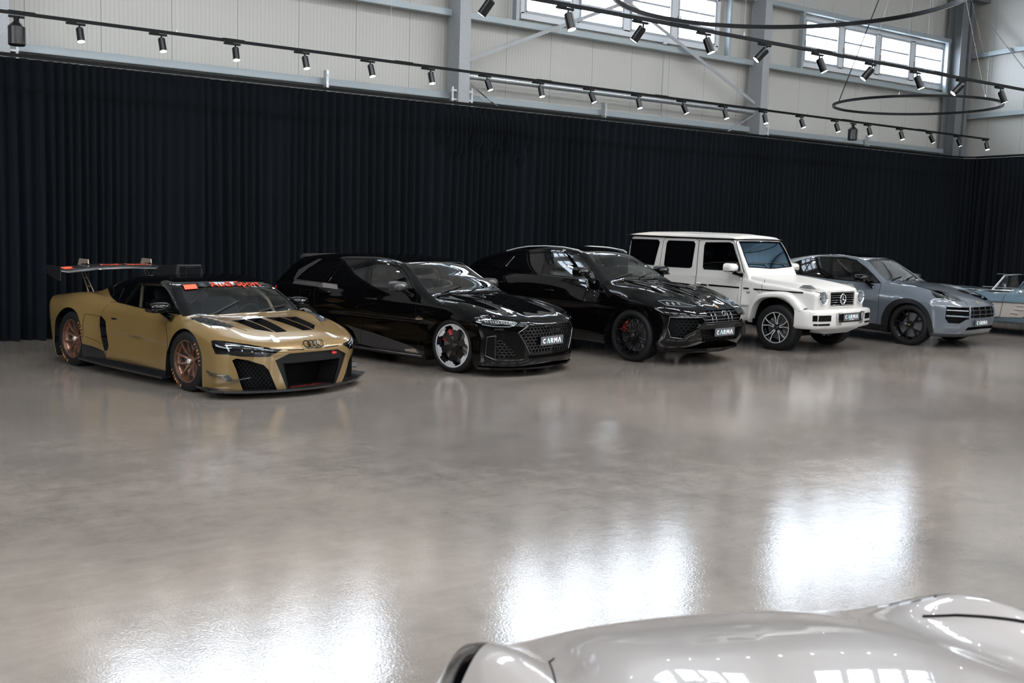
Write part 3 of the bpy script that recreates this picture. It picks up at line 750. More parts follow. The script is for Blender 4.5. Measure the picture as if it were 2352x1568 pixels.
        for (a,b) in list(cnt):
            if (b,a) in cnt: continue
            if abs(s.V[a][1])<1e-5 and abs(s.V[b][1])<1e-5: continue
            s.F.append((a,b,mv(b),mv(a))); s.T.append(wall)
        for i in faces: s.F[i]=tuple(mv(k) for k in s.F[i]); s.dirty.add(i)
        s.arr()
    def drop(s,tag):
        pass
    def on(s,poly,vk,off=.002,step=.03,closed=True,start=4.):
        """3D polyline on the surface under a polygon of view vk"""
        return drape(s.body,poly,vk,off,step,closed,start)
def drape(body,poly,vk,off=.002,step=.03,closed=True,start=2.5):
    u,v,w=view(vk); out=[]
    P=[np.array(p,float) for p in poly]
    if closed: P=P+[P[0]]
    pts=[P[0]]
    for a,b in zip(P,P[1:]):
        n=max(1,int(np.linalg.norm(b-a)/step))
        for k in range(1,n+1): pts.append(a+(b-a)*k/n)
    pts=np.array(pts); O=pts[:,0:1]*u+pts[:,1:2]*v-w*6
    H,ok=body.hits(O,w); H=H[ok]
    if not len(H): return []
    G=body.grad(H)
    return [h+g*off for h,g in zip(H,G)]
SPEC={}
SPEC['r8']=dict(spine=(-3.0,.3),zc=.42,nf=1.7,
 W=[(-3.75,.9),(-3.4,.955),(-3.0,.985),(-2.65,.995),(-2.2,.98),(-1.8,.945),(-1.2,.925),(-.6,.935),(-.3,.965),(0,.985),(.35,.98),(.7,.95),(1.1,.92)],
 S=[(.0,-.01),(.3,0),(.55,0),(.7,-.02),(.85,-.08),(1.0,-.2)],
 Hs=[(-3.8,.76),(-3.5,.83),(-3.1,.87),(-2.7,.90),(-2.2,.91),(-1.7,.89),(-1.,.84),(-.4,.80),(0,.79),(.3,.74),(.6,.655),(.9,.57),(1.1,.52)],
 Hc=[(-3.8,.86),(-3.3,.92),(-2.6,.95),(-2.,.95),(-1.5,.93),(-.6,.87),(-.1,.83),(.3,.785),(.6,.735),(.85,.675),(1.0,.62),(1.1,.565)],hp=2.6,
 bul=[(-2.6,.55,.45,.25,.02),(-1.3,.60,.6,.13,-.045),(-1.25,.27,.55,.10,.028),(-2.08,.50,.16,.22,-.03),(-1.2,.79,.9,.06,.012),(0,.60,.42,.13,.025),(-2.65,.66,.40,.14,.03)],
 hbul=[(0,.72,.5,.17,.035),(-2.7,.8,.5,.22,.03)],
 Xf=[(0,1.04),(.15,1.07),(.45,1.09),(.55,1.10),(.62,1.06),(.7,.98)],Pf=[(0,0),(.3,.012),(.52,.05),(.7,.15),(.91,.41),(1.,.56)],
 Xr=[(0,-3.5),(.3,-3.62),(.7,-3.72),(.9,-3.78)],Pr=[(0,0),(.4,.03),(.7,.12),(.9,.3),(1.,.42)],
 B=[(-4,.14),(-3,.09),(1.2,.07)],rs=.10,rf=.07,rr=.12,rb=.04,
 G=[(.4,.6),(-.10,.835),(-.4,1.045),(-.72,1.205),(-.95,1.245),(-1.3,1.258),(-1.7,1.235),(-2.1,1.15),(-2.5,1.035),(-2.9,.93),(-3.3,.7)],
 GW=[(-3.3,.45),(-2.6,.64),(-1.9,.82),(-1,.87),(-.2,.86)],GR=[(-3.3,.4),(-2.5,.5),(-1.8,.63),(-1.2,.70),(-.7,.71),(0,.72)],
 gb=.05,zb=.85,zt=1.2,xm=-1.4,gc=.12,crown=.05,rg=.07,rj=.03)
SPEC['rs6']=dict(spine=(-3.4,.25),zc=.52,nf=1.7,
 W=[(-4.05,.87),(-3.7,.925),(-3.3,.955),(-2.93,.975),(-2.5,.96),(-2.,.93),(-1,.92),(-.5,.935),(0,.97),(.3,.97),(.7,.94),(1,.92)],
 S=[(.1,-.04),(.2,-.01),(.35,-.005),(.5,-.012),(.68,0),(.85,-.02),(1.0,-.07)],
 Hs=[(-4.1,.95),(-3.7,1.0),(-3,1.03),(-2,1.02),(-1.2,.985),(-.6,.955),(0,.90),(.4,.83),(.7,.76),(.95,.69)],
 Hc=[(-4.1,1.0),(-3,1.05),(-1,1.04),(-.54,1.015),(0,.965),(.4,.90),(.75,.815),(.9,.75),(1.,.68)],hp=3.,
 bul=[(0,.62,.42,.14,.028),(-2.93,.66,.45,.14,.028),(-1.5,.62,.9,.13,-.03),(-1.5,.86,1.4,.05,.012)],hbul=[(.1,.78,.5,.14,.02),(.2,.42,.8,.07,.012),(.2,.0,.6,.12,-.006)],
 Xf=[(.05,.78),(.1,.88),(.16,.95),(.25,.97),(.6,.965),(.72,.95),(.8,.88)],Pf=[(0,0),(.3,.01),(.5,.045),(.7,.14),(.88,.33),(1.0,.52)],
 Xr=[(.15,-3.85),(.4,-3.98),(.9,-4.0),(1.05,-3.95)],Pr=[(0,0),(.5,.05),(.8,.2),(.95,.4)],
 B=[(-4,.2),(-3,.13),(.8,.1)],rs=.10,rf=.07,rr=.12,rb=.05,
 G=[(.2,.7),(-.54,1.025),(-.9,1.255),(-1.22,1.44),(-1.5,1.492),(-1.9,1.515),(-2.4,1.512),(-2.9,1.488),(-3.25,1.455),(-3.42,1.425),(-3.53,1.36),(-3.68,1.22),(-3.93,1.)],
 GW=[(-4.,.70),(-3.4,.79),(-2.8,.85),(-1,.875),(-.5,.875)],GR=[(-3.8,.57),(-3.,.64),(-2,.67),(-1.2,.68),(0,.68)],
 gb=.05,zb=1.0,zt=1.42,xm=-2.,gc=.02,crown=.07,rg=.07,rj=.03)
SPEC['urus']=dict(spine=(-3.4,.2),zc=.62,nf=1.8,
 W=[(-4.1,.9),(-3.6,.965),(-3.0,1.0),(-2.5,.985),(-1.5,.955),(-.6,.965),(0,1.0),(.35,1.0),(.7,.95),(1,.9)],
 S=[(.2,-.05),(.35,-.01),(.6,-.01),(.85,0),(1.0,-.03),(1.1,-.07),(1.2,-.12)],
 Hs=[(-4.1,1.12),(-3.5,1.17),(-3,1.19),(-2,1.165),(-.8,1.12),(-.4,1.09),(0,1.04),(.3,.97),(.6,.87),(.85,.79),(1,.72)],
 Hc=[(-4,1.18),(-1,1.21),(-.67,1.19),(0,1.12),(.4,1.03),(.7,.93),(.85,.87),(.98,.78)],hp=2.8,
 bul=[(0,.88,.45,.13,.02),(-3,.95,.5,.14,.03),(-1.5,.68,.8,.16,-.04),(-1.5,.42,.8,.08,.02)],hbul=[(.1,.78,.5,.15,.03),(.2,.40,.9,.07,.018),(.3,0,.8,.14,-.012)],
 Xf=[(.2,.78),(.3,.90),(.45,.985),(.6,1.0),(.75,.985),(.85,.93),(.95,.8)],Pf=[(0,0),(.35,.01),(.6,.05),(.8,.16),(.95,.34),(1.05,.5)],
 Xr=[(.25,-3.85),(.5,-4.05),(1.1,-4.1),(1.3,-4.0)],Pr=[(0,0),(.5,.05),(.8,.2),(1.,.4)],
 B=[(-4,.28),(-3,.21),(.9,.2)],rs=.11,rf=.08,rr=.14,rb=.05,
 G=[(0,.9),(-.67,1.2),(-1.0,1.41),(-1.43,1.625),(-1.7,1.668),(-2.1,1.68),(-2.6,1.655),(-3.1,1.585),(-3.6,1.465),(-4.0,1.31),(-4.15,1.1)],
 GW=[(-4.1,.62),(-3.5,.78),(-2.8,.86),(-1,.87),(-.6,.83)],GR=[(-3.9,.5),(-3.,.58),(-2.2,.62),(-1.4,.60),(0,.56)],
 gb=.05,zb=1.15,zt=1.58,xm=-2.1,gc=.02,crown=.07,rg=.08,rj=.03)
SPEC['g']=dict(spine=(-3.1,.25),zc=.8,nf=1.3,
 W=[(-3.6,.79),(-3,.8),(.7,.80)],
 S=[(.3,-.02),(.5,0),(1.0,0),(1.15,-.005),(1.25,-.03)],
 Hs=[(-3.6,1.28),(-.85,1.26),(-.72,1.18),(0,1.085),(.45,1.035),(.7,1.0)],
 Hc=[(-3.6,1.28),(-.85,1.26),(-.72,1.19),(0,1.095),(.45,1.045),(.7,1.02)],hp=4.,
 Xf=[(.3,.66),(.6,.69),(1.0,.69),(1.2,.66)],Pf=[(0,0),(.6,.012),(.8,.04)],
 Xr=[(.3,-3.5),(1.3,-3.52)],Pr=[(0,0),(.6,.01),(.8,.04)],
 B=[(-4,.42),(.9,.42)],rs=.05,rf=.04,rr=.06,rb=.03,
 G=[(-.5,.9),(-.64,1.14),(-.71,1.285),(-1.04,1.86),(-1.13,1.93),(-1.5,1.955),(-2.5,1.96),(-3.2,1.935),(-3.42,1.90),(-3.50,1.84),(-3.56,1.28)],
 GW=[(-3.6,.775),(-2,.785),(-.7,.78)],GR=[(-3.6,.73),(-2,.735),(0,.735)],
 gb=.02,zb=1.25,zt=1.85,xm=-2.1,gc=.02,crown=.05,rg=.05,rj=.015,
 hood=dict(H=[(-.78,1.245),(-.3,1.205),(.2,1.155),(.5,1.115),(.66,1.08)],Wd=[(-.8,.76),(0,.64),(.66,.51)],xf=.675))
SPEC['cay']=dict(spine=(-3.2,.2),zc=.6,nf=1.8,
 W=[(-3.9,.85),(-3.4,.94),(-2.9,.98),(-2,.955),(-1,.945),(-.4,.96),(0,.98),(.35,.975),(.8,.92),(1.,.88)],
 S=[(.2,-.04),(.35,-.01),(.6,-.005),(.8,0),(.95,-.04),(1.1,-.12)],
 Hs=[(-3.9,1.05),(-3,1.11),(-2,1.09),(-.8,1.06),(-.3,1.05),(0,1.03),(.3,.97),(.6,.87),(.85,.76)],
 Hc=[(-4,1.1),(-1,1.16),(-.6,1.145),(-.2,1.105),(.2,1.03),(.5,.955),(.75,.87),(.9,.80),(1.,.7)],hp=3.,
 bul=[(0,.75,.5,.15,.01),(-1.4,.6,.6,.14,-.025)],hbul=[(.1,.74,.5,.15,.035),(.3,0,.5,.3,-.0)],
 Xf=[(.15,.78),(.28,.90),(.4,.95),(.6,.96),(.75,.95),(.85,.88)],Pf=[(0,0),(.4,.02),(.65,.09),(.85,.26),(1.0,.47)],
 Xr=[(.25,-3.75),(.5,-3.9),(1.1,-3.9)],Pr=[(0,0),(.5,.05),(.8,.2),(1.,.4)],
 B=[(-4,.25),(-3,.21),(.9,.2)],rs=.13,rf=.10,rr=.14,rb=.05,
 G=[(0,.9),(-.607,1.15),(-.95,1.375),(-1.24,1.55),(-1.5,1.605),(-1.9,1.63),(-2.3,1.612),(-2.8,1.52),(-3.3,1.36),(-3.7,1.15)],
 GW=[(-3.8,.62),(-3.2,.78),(-2.5,.85),(-1,.86),(-.5,.81)],GR=[(-3.6,.46),(-2.8,.56),(-2.,.60),(-1.2,.59),(0,.56)],
 gb=.06,zb=1.1,zt=1.55,xm=-1.9,gc=.02,crown=.07,rg=.08,rj=.03)
SPEC['vette']=dict(spine=(-2.7,.6),zc=.5,nf=1.6,
 W=[(-3.2,.80),(-2.3,.88),(-1.6,.86),(-.8,.87),(0,.885),(.4,.895),(.9,.86),(1.25,.8)],
 S=[(.2,-.10),(.3,-.03),(.5,0),(.7,0),(.8,-.03),(.9,-.09),(1.,-.2)],
 Hs=[(-3.6,.70),(-3,.82),(-2.6,.88),(-2,.88),(-1.2,.87),(-.6,.885),(0,.88),(.5,.83),(.9,.74)],
 Hc=[(-3.6,.74),(-3,.86),(-2,.90),(-1,.90),(-.5,.91),(0,.90),(.5,.86),(.9,.75)],hp=2.6,
 hbul=[(.3,.68,.6,.18,.03),(-2.3,.68,.6,.18,.03)],
 Xf=[(.2,1.1),(.5,1.2),(.8,1.1)],Pf=[(0,0),(.5,.03),(.8,.2),(.9,.35)],
 Xr=[(.2,-3.05),(.6,-3.25),(.9,-3.05)],Pr=[(0,0),(.5,.05),(.8,.25),(.9,.4)],
 B=[(-4,.26),(1,.26)],rs=.14,rf=.12,rr=.12,rb=.05,
 G=[(0,.5),(-1,.6),(-3,.5)],GW=[(-3,.3),(0,.3)],GR=[(-3,.3),(0,.3)],
 zb=.6,zt=.9,xm=-1.5,gc=0,crown=.02,rg=.05)
SPEC['gt']=dict(spine=(-3.0,.1),zc=.4,nf=1.6,
 W=[(-3.6,.9),(-2.63,1.02),(-1.8,.97),(-1,.98),(-.4,1.01),(0,1.035),(.4,1.02),(.7,.95),(1.,.87)],
 S=[(.1,-.03),(.3,0),(.55,0),(.7,-.03),(.8,-.09),(.95,-.2)],
 Hs=[(-3.7,.86),(-2.6,.93),(-1.6,.90),(-.6,.82),(0,.745),(.3,.69),(.6,.60),(.8,.52)],
 Hc=[(-3.7,.92),(-2.6,.98),(-1.2,.96),(-.6,.905),(0,.835),(.3,.775),(.55,.71),(.75,.64),(.9,.56)],hp=2.2,
 hbul=[(.12,.90,.50,.17,.12),(-.1,.52,.9,.12,-.012)],
 Xf=[(.1,.85),(.3,.95),(.55,.95),(.7,.85)],Pf=[(0,0),(.4,.03),(.7,.16),(.9,.38),(1.,.52)],
 Xr=[(.2,-3.4),(.6,-3.6),(.9,-3.55)],Pr=[(0,0),(.5,.06),(.8,.22),(1.,.5)],
 B=[(-4,.13),(1,.11)],rs=.13,rf=.10,rr=.14,rb=.05,
 G=[(-.4,.6),(-1.02,.95),(-1.4,1.14),(-1.75,1.25),(-2.1,1.27),(-2.5,1.22),(-3.0,1.08),(-3.5,.88)],
 GW=[(-3.5,.6),(-2.4,.80),(-1,.84)],GR=[(-3.4,.4),(-2.4,.56),(-1.6,.60),(-1,.6)],
 zb=.93,zt=1.2,xm=-2.,gc=.1,crown=.07,rg=.08,rj=.03)
# outlines of panels, lamps and openings, in car coordinates: (view, points)
OUTL={
'r8':{
 'side_window':('S',[(-1.749,0.895),(-1.776,0.963),(-1.781,1.055),(-1.693,1.131),(-1.415,1.167),(-1.096,1.177),(-0.913,1.17),(-0.717,1.124),(-0.592,1.068),(-0.478,0.999),(-0.376,0.925),(-0.312,0.867),(-0.617,0.869),(-1.097,0.873),(-1.388,0.882)]),
 'roof':('S',[(-2.109,0.969),(-1.74,0.886),(-1.092,0.864),(-0.612,0.858),(-0.279,0.852)]),
 'windscreen':('W',[(0.05,1.373),(-0.117,1.373),(-0.422,1.369),(-0.623,1.345),(-0.683,1.162),(-0.725,1.0),(-0.757,0.819),(-0.398,0.79),(-0.135,0.795),(0.05,0.795)]),
 'door':('S',[(-1.901,0.886),(-1.943,0.78),(-1.967,0.707),(-1.88,0.647),(-1.828,0.486),(-1.764,0.346),(-1.819,0.242),(-1.833,0.196),(-0.4,0.18),(-0.427,0.388),(-0.404,0.574),(-0.521,0.743),(-0.457,0.811),(-0.314,0.852),(-1.093,0.866),(-1.742,0.888)]),
 'vent':('S',[(-1.999,0.697),(-1.975,0.704),(-1.88,0.647),(-1.828,0.486),(-1.764,0.346),(-1.775,0.296),(-1.849,0.273),(-1.957,0.445),(-2.001,0.569)]),
 'headlamp':('D',[(-0.184,0.622),(-0.133,0.63),(0.09,0.608),(0.375,0.563),(0.274,0.479),(0.004,0.484),(-0.145,0.496)]),
 'bezel':('D',[(-0.338,0.628),(-0.297,0.64),(-0.2,0.639),(0.09,0.612),(0.451,0.553),(0.308,0.476),(0.004,0.476),(-0.15,0.491),(-0.281,0.487),(-0.32,0.567)]),
 'intake':('D',[(-0.089,0.429),(-0.043,0.454),(0.096,0.436),(0.255,0.385),(0.308,0.327),(0.395,0.092),(0.029,0.09),(-0.043,0.323)]),
 'grille_frame':('F',[(0.05,0.502),(-0.348,0.502),(-0.511,0.434),(-0.354,0.092),(0.05,0.092)]),
 'grille':('F',[(0.05,0.386),(-0.394,0.386),(-0.377,0.311),(-0.314,0.097),(0.05,0.097)]),
 'slot1':('F',[(-0.38,0.547),(-0.14,0.542),(-0.148,0.532),(-0.355,0.537)]),
 'slot2':('F',[(-0.104,0.544),(0.127,0.544),(0.124,0.535),(-0.096,0.536)]),
 'hoodvent1':('T',[(0.151,-0.47),(0.127,-0.274),(0.725,-0.284),(0.565,-0.431)]),
 'hoodvent2':('T',[(0.125,-0.249),(0.104,-0.028),(0.737,-0.113),(0.73,-0.265)]),
 'louvre':('T',[(-0.127,-0.842),(-0.035,-0.759),(0.23,-0.692),(0.422,-0.613),(0.447,-0.686),(0.261,-0.855),(0.1,-0.869)]),
 'tagplate':('T',[(0.829,-0.417),(0.812,-0.37),(0.949,-0.373),(0.973,-0.416),(0.949,-0.463)]),
 'handle':('S',[(-1.768,0.7),(-1.639,0.703),(-1.637,0.685),(-1.741,0.678)]),
 'archR':('S',[(-3.035,-0.009),(-3.112,0.265),(-3.048,0.532),(-2.941,0.655),(-2.834,0.729),(-2.725,0.76),(-2.568,0.75),(-2.42,0.686),(-2.343,0.543),(-2.345,0.321),(-2.358,0.066)]),
 'archF':('S',[(-0.306,-0.083),(-0.483,0.087),(-0.442,0.39),(-0.319,0.551),(-0.193,0.669),(-0.064,0.717),(0.081,0.704),(0.241,0.625),(0.321,0.491),(0.334,0.285),(0.324,0.066),(0.34,-0.017)]),
 'lower':('S',[(-2.354,0.325),(-2.174,0.311),(-1.849,0.27),(-1.827,0.181),(-0.39,0.174),(-0.337,0.089),(-2.401,-0.019)]),
 'hood':('T',[(-0.106,0.05),(-0.106,-0.109),(-0.098,-0.425),(-0.051,-0.745),(-0.036,-0.788),(0.168,-0.774),(0.355,-0.649),(0.583,-0.556),(0.583,0.05)]),
},
'rs6':{
 'windscreen':('W',[(0.05,1.825),(-0.222,1.825),(-0.613,1.836),(-0.647,1.697),(-0.7,1.479),(-0.797,1.177),(-0.489,1.157),(-0.032,1.134),(0.05,1.134)]),
 'win_front':('S',[(-1.774,1.413),(-1.504,1.434),(-1.321,1.399),(-1.179,1.34),(-1.01,1.237),(-0.838,1.08),(-1.154,1.07),(-1.655,1.062),(-1.708,1.236)]),
 'win_rear':('S',[(-2.428,1.395),(-2.204,1.417),(-1.98,1.421),(-1.923,1.399),(-1.818,1.071),(-2.192,1.078),(-2.557,1.08),(-2.487,1.234)]),
 'win_quarter':('S',[(-2.496,1.395),(-2.681,1.088),(-3.282,1.085),(-3.065,1.248),(-2.82,1.36),(-2.656,1.388)]),
 'dlo':('S',[(-3.33,1.075),(-3.103,1.256),(-2.86,1.375),(-2.384,1.424),(-1.837,1.449),(-1.501,1.451),(-1.312,1.412),(-1.154,1.35),(-0.97,1.239),(-0.745,1.031),(-0.837,1.044),(-1.672,1.036),(-2.592,1.058)]),
 'door_front':('S',[(-1.86,1.444),(-1.747,1.053),(-1.742,0.795),(-1.765,0.191),(-0.574,0.166),(-0.666,0.427),(-0.685,0.688),(-0.697,0.943),(-0.726,1.014),(-0.97,1.239),(-1.172,1.359),(-1.438,1.44)]),
 'door_rear':('S',[(-1.86,1.444),(-1.747,1.053),(-1.742,0.795),(-1.765,0.191),(-2.345,0.277),(-2.517,0.501),(-2.67,0.691),(-2.742,0.904),(-2.761,1.021),(-2.65,1.086),(-2.464,1.413)]),
 'hood':('T',[(-0.438,0.05),(-0.438,-0.117),(-0.518,-0.518),(-0.554,-0.827),(-0.214,-0.866),(0.197,-0.931),(0.527,-0.886),(0.644,-0.807),(0.851,-0.466),(0.851,0.05)]),
 'headlamp':('D',[(-0.44,0.784),(-0.356,0.802),(-0.186,0.776),(0.006,0.755),(0.193,0.737),(0.067,0.662),(-0.187,0.665),(-0.341,0.684)]),
 'grille':('F',[(0.05,0.684),(-0.488,0.684),(-0.628,0.596),(-0.453,0.313),(0.05,0.313)]),
 'intake':('D',[(-0.132,0.544),(-0.026,0.494),(0.065,0.407),(0.164,0.29),(0.143,0.268),(-0.133,0.258)]),
 'fin':('D',[(-0.244,0.531),(-0.132,0.553),(-0.132,0.235),(-0.262,0.283)]),
 'lowgrille':('F',[(0.05,0.285),(-0.503,0.285),(-0.449,0.237),(0.05,0.237)]),
 'fendervent':('S',[(-0.647,0.731),(-0.536,0.696),(-0.543,0.669),(-0.692,0.649)]),
 'decal':('S',[(-3.325,1.003),(-3.41,1.072),(-3.351,1.212),(-2.968,1.394),(-2.881,1.402),(-3.096,1.256),(-3.325,1.079),(-2.594,1.062),(-2.354,1.053),(-2.297,0.98),(-2.618,0.986),(-2.791,0.994)]),
 'decal_light':('S',[(-2.699,1.064),(-2.366,1.06),(-2.297,0.98),(-2.607,0.991)]),
 'decal_low':('S',[(-2.11,0.487),(-1.93,0.45),(-1.495,0.4),(-0.892,0.303),(-0.606,0.244),(-0.544,0.189),(-0.586,0.136),(-0.937,0.137),(-1.812,0.226),(-1.922,0.392)]),
 'decal_sill':('S',[(-0.918,0.225),(-0.71,0.256),(-0.592,0.164),(-0.799,0.152)]),
 'archF':('S',[(-0.493,-0.071),(-0.529,0.274),(-0.463,0.502),(-0.258,0.668),(-0.062,0.735),(0.133,0.701),(0.289,0.553),(0.357,0.31),(0.384,0.028)]),
 'tail':('S',[(-3.548,0.83),(-3.561,0.912),(-3.494,0.973),(-3.533,0.913)]),
},
'urus':{
 'windscreen':('W',[(0.05,2.106),(-0.003,2.106),(-0.508,2.096),(-0.557,1.957),(-0.646,1.694),(-0.732,1.378),(-0.07,1.373),(0.05,1.373)]),
 'win_front':('S',[(-2.067,1.553),(-1.683,1.568),(-1.467,1.544),(-1.189,1.424),(-0.967,1.298),(-0.872,1.202),(-1.384,1.2),(-1.868,1.22)]),
 'win_rear':('S',[(-2.813,1.465),(-2.491,1.531),(-2.122,1.555),(-2.026,1.215),(-2.928,1.262)]),
 'win_quarter':('S',[(-2.843,1.464),(-2.958,1.27),(-3.166,1.28),(-3.352,1.311),(-3.194,1.407)]),
 'dlo':('S',[(-3.405,1.302),(-3.241,1.426),(-2.888,1.502),(-2.507,1.553),(-1.697,1.585),(-1.472,1.563),(-1.178,1.438),(-0.953,1.308),(-0.81,1.196),(-0.879,1.179),(-1.373,1.178),(-2.038,1.195),(-2.947,1.244)]),
 'door_front':('S',[(-2.108,1.563),(-2.051,1.21),(-1.908,0.909),(-1.891,0.345),(-0.597,0.372),(-0.7,0.696),(-0.685,0.846),(-0.741,1.163),(-0.815,1.205),(-1.185,1.447),(-1.479,1.571)]),
 'door_rear':('S',[(-2.108,1.563),(-2.051,1.21),(-1.908,0.909),(-1.891,0.345),(-2.698,0.372),(-3.045,0.75),(-3.178,1.087),(-3.081,1.253),(-2.864,1.491)]),
 'hood':('T',[(-0.622,0.05),(-0.622,-0.127),(-0.686,-0.789),(-0.698,-0.831),(-0.063,-0.83),(0.422,-0.578),(0.742,-0.412),(0.889,-0.356),(0.889,0.05)]),
 'headlamp':('D',[(-0.368,0.959),(-0.242,0.98),(-0.038,0.956),(0.104,0.925),(0.27,0.892),(0.156,0.872),(-0.225,0.89)]),
 'intake':('D',[(-0.186,0.728),(0.309,0.731),(0.371,0.656),(0.064,0.413),(-0.163,0.431),(-0.212,0.578)]),
 'grille':('F',[(0.05,0.824),(-0.381,0.824),(-0.49,0.636),(0.05,0.636)]),
 'lowgrille':('F',[(0.05,0.554),(-0.566,0.554),(-0.468,0.359),(0.05,0.359)]),
 'strut':('D',[(0.361,0.653),(0.413,0.633),(0.106,0.366),(0.026,0.439)]),
 'fendervent':('S',[(-0.718,1.141),(-0.403,0.986),(-0.504,0.929)]),
 'archF':('S',[(-0.49,-0.078),(-0.561,0.263),(-0.51,0.509),(-0.342,0.726),(-0.06,0.823),(0.187,0.807),(0.358,0.661),(0.45,0.474),(0.49,0.196),(0.488,0.036)]),
 'trimF':('S',[(-0.564,0.192),(-0.651,0.459),(-0.574,0.706),(-0.311,0.875),(-0.001,0.921),(0.273,0.876),(0.461,0.722),(0.565,0.484),(0.599,0.381),(0.489,0.019),(-0.489,-0.097)]),
},
'g':{
 'windscreen':('W',[(0.05,2.088),(-0.038,2.088),(-0.659,2.099),(-0.697,1.809),(-0.691,1.589),(-0.017,1.546),(0.05,1.546)]),
 'win_front':('S',[(-1.695,1.787),(-1.172,1.805),(-1.097,1.778),(-0.983,1.539),(-0.909,1.405),(-0.899,1.307),(-1.672,1.301),(-1.703,1.334),(-1.717,1.729)]),
 'win_rear':('S',[(-2.558,1.792),(-1.973,1.798),(-1.931,1.752),(-1.96,1.331),(-2.001,1.308),(-2.577,1.303),(-2.61,1.339),(-2.592,1.749)]),
 'win_quarter':('S',[(-3.469,1.794),(-2.82,1.798),(-2.768,1.758),(-2.858,1.316),(-3.113,1.325),(-3.487,1.339),(-3.475,1.621)]),
 'door_front':('S',[(-1.789,1.834),(-1.168,1.855),(-1.08,1.822),(-0.83,1.193),(-0.811,0.562),(-0.868,0.533),(-1.924,0.509),(-1.834,1.092),(-1.848,1.806)]),
 'door_rear':('S',[(-2.633,1.842),(-1.931,1.854),(-1.854,1.816),(-1.839,1.092),(-1.93,0.513),(-2.852,0.518),(-2.72,1.249),(-2.68,1.799)]),
 'headlamp':('F',[(-0.542,1.035),(-0.595,1.016),(-0.574,0.939),(-0.614,0.859),(-0.694,0.836),(-0.769,0.862),(-0.795,0.941),(-0.728,1.017)]),
 'grille':('F',[(0.05,1.031),(-0.354,1.031),(-0.326,0.789),(0.05,0.789)]),
 'archF':('S',[(-0.593,-0.071),(-0.578,0.385),(-0.508,0.724),(-0.313,0.86),(-0.091,0.888),(0.11,0.83),(0.272,0.691),(0.4,0.399),(0.467,0.046)]),
 'trim1':('S',[(-1.741,1.032),(-1.578,1.027),(-1.576,1.002),(-1.731,1.011)]),
 'trim2':('S',[(-1.541,1.033),(-0.877,1.028),(-0.875,1.004),(-1.539,1.007)]),
 'trim3':('S',[(-0.788,1.024),(-0.685,1.025),(-0.67,1.002),(-0.781,1.003)]),
 'trim4':('S',[(-0.574,1.021),(0.404,1.022),(0.41,1.0),(-0.568,1.0)]),
},
'cay':{
 'windscreen':('W',[(0.05,1.967),(-0.02,1.967),(-0.472,1.958),(-0.504,1.853),(-0.584,1.648),(-0.713,1.302),(-0.055,1.296),(0.05,1.296)]),
 'win_front':('S',[(-1.865,1.525),(-1.61,1.537),(-1.367,1.496),(-1.087,1.362),(-0.886,1.236),(-0.706,1.122),(-0.845,1.121),(-1.299,1.127),(-1.711,1.146)]),
 'win_rear':('S',[(-2.741,1.39),(-2.449,1.481),(-2.205,1.528),(-1.92,1.533),(-1.804,1.15),(-2.164,1.176),(-2.563,1.205)]),
 'dlo':('S',[(-2.776,1.382),(-2.476,1.505),(-2.221,1.55),(-1.627,1.56),(-1.359,1.516),(-1.077,1.383),(-0.877,1.256),(-0.673,1.108),(-0.838,1.1),(-1.292,1.107),(-1.795,1.127),(-2.577,1.179)]),
 'door_front':('S',[(-1.917,1.557),(-1.807,1.126),(-1.744,0.807),(-1.726,0.279),(-0.633,0.34),(-0.627,0.771),(-0.669,1.097),(-0.879,1.26),(-1.363,1.522)]),
 'hood':('T',[(-0.524,0.05),(-0.524,-0.155),(-0.597,-0.719),(-0.605,-0.779),(-0.218,-0.725),(0.148,-0.486),(0.392,-0.249),(0.721,-0.363),(0.858,-0.466),(0.858,0.05)]),
 'headlamp':('D',[(-0.335,1.022),(-0.121,1.023),(0.048,0.985),(0.17,0.917),(0.221,0.855),(-0.023,0.866),(-0.292,0.901),(-0.339,0.959)]),
 'intake':('D',[(-0.149,0.765),(0.294,0.76),(0.3,0.545),(0.233,0.539),(0.104,0.467),(-0.095,0.47),(-0.157,0.551)]),
 'grille':('F',[(0.05,0.759),(-0.467,0.759),(-0.474,0.566),(0.05,0.566)]),
 'lowgrille':('F',[(0.05,0.395),(-0.507,0.395),(-0.589,0.363),(-0.148,0.363),(0.05,0.363)]),
 'archF':('S',[(-0.403,-0.045),(-0.43,0.281),(-0.38,0.558),(-0.238,0.725),(-0.052,0.782),(0.15,0.756),(0.313,0.599),(0.396,0.343),(0.438,0.046)]),
 'trimF':('S',[(-0.537,0.195),(-0.545,0.466),(-0.451,0.688),(-0.268,0.822),(-0.067,0.866),(0.161,0.832),(0.347,0.696),(0.453,0.48),(0.485,0.313),(0.44,0.028),(-0.402,-0.064)]),
 'sill':('S',[(-1.21,0.317),(-0.633,0.337),(-0.537,0.195),(-1.169,0.152)]),
},
}
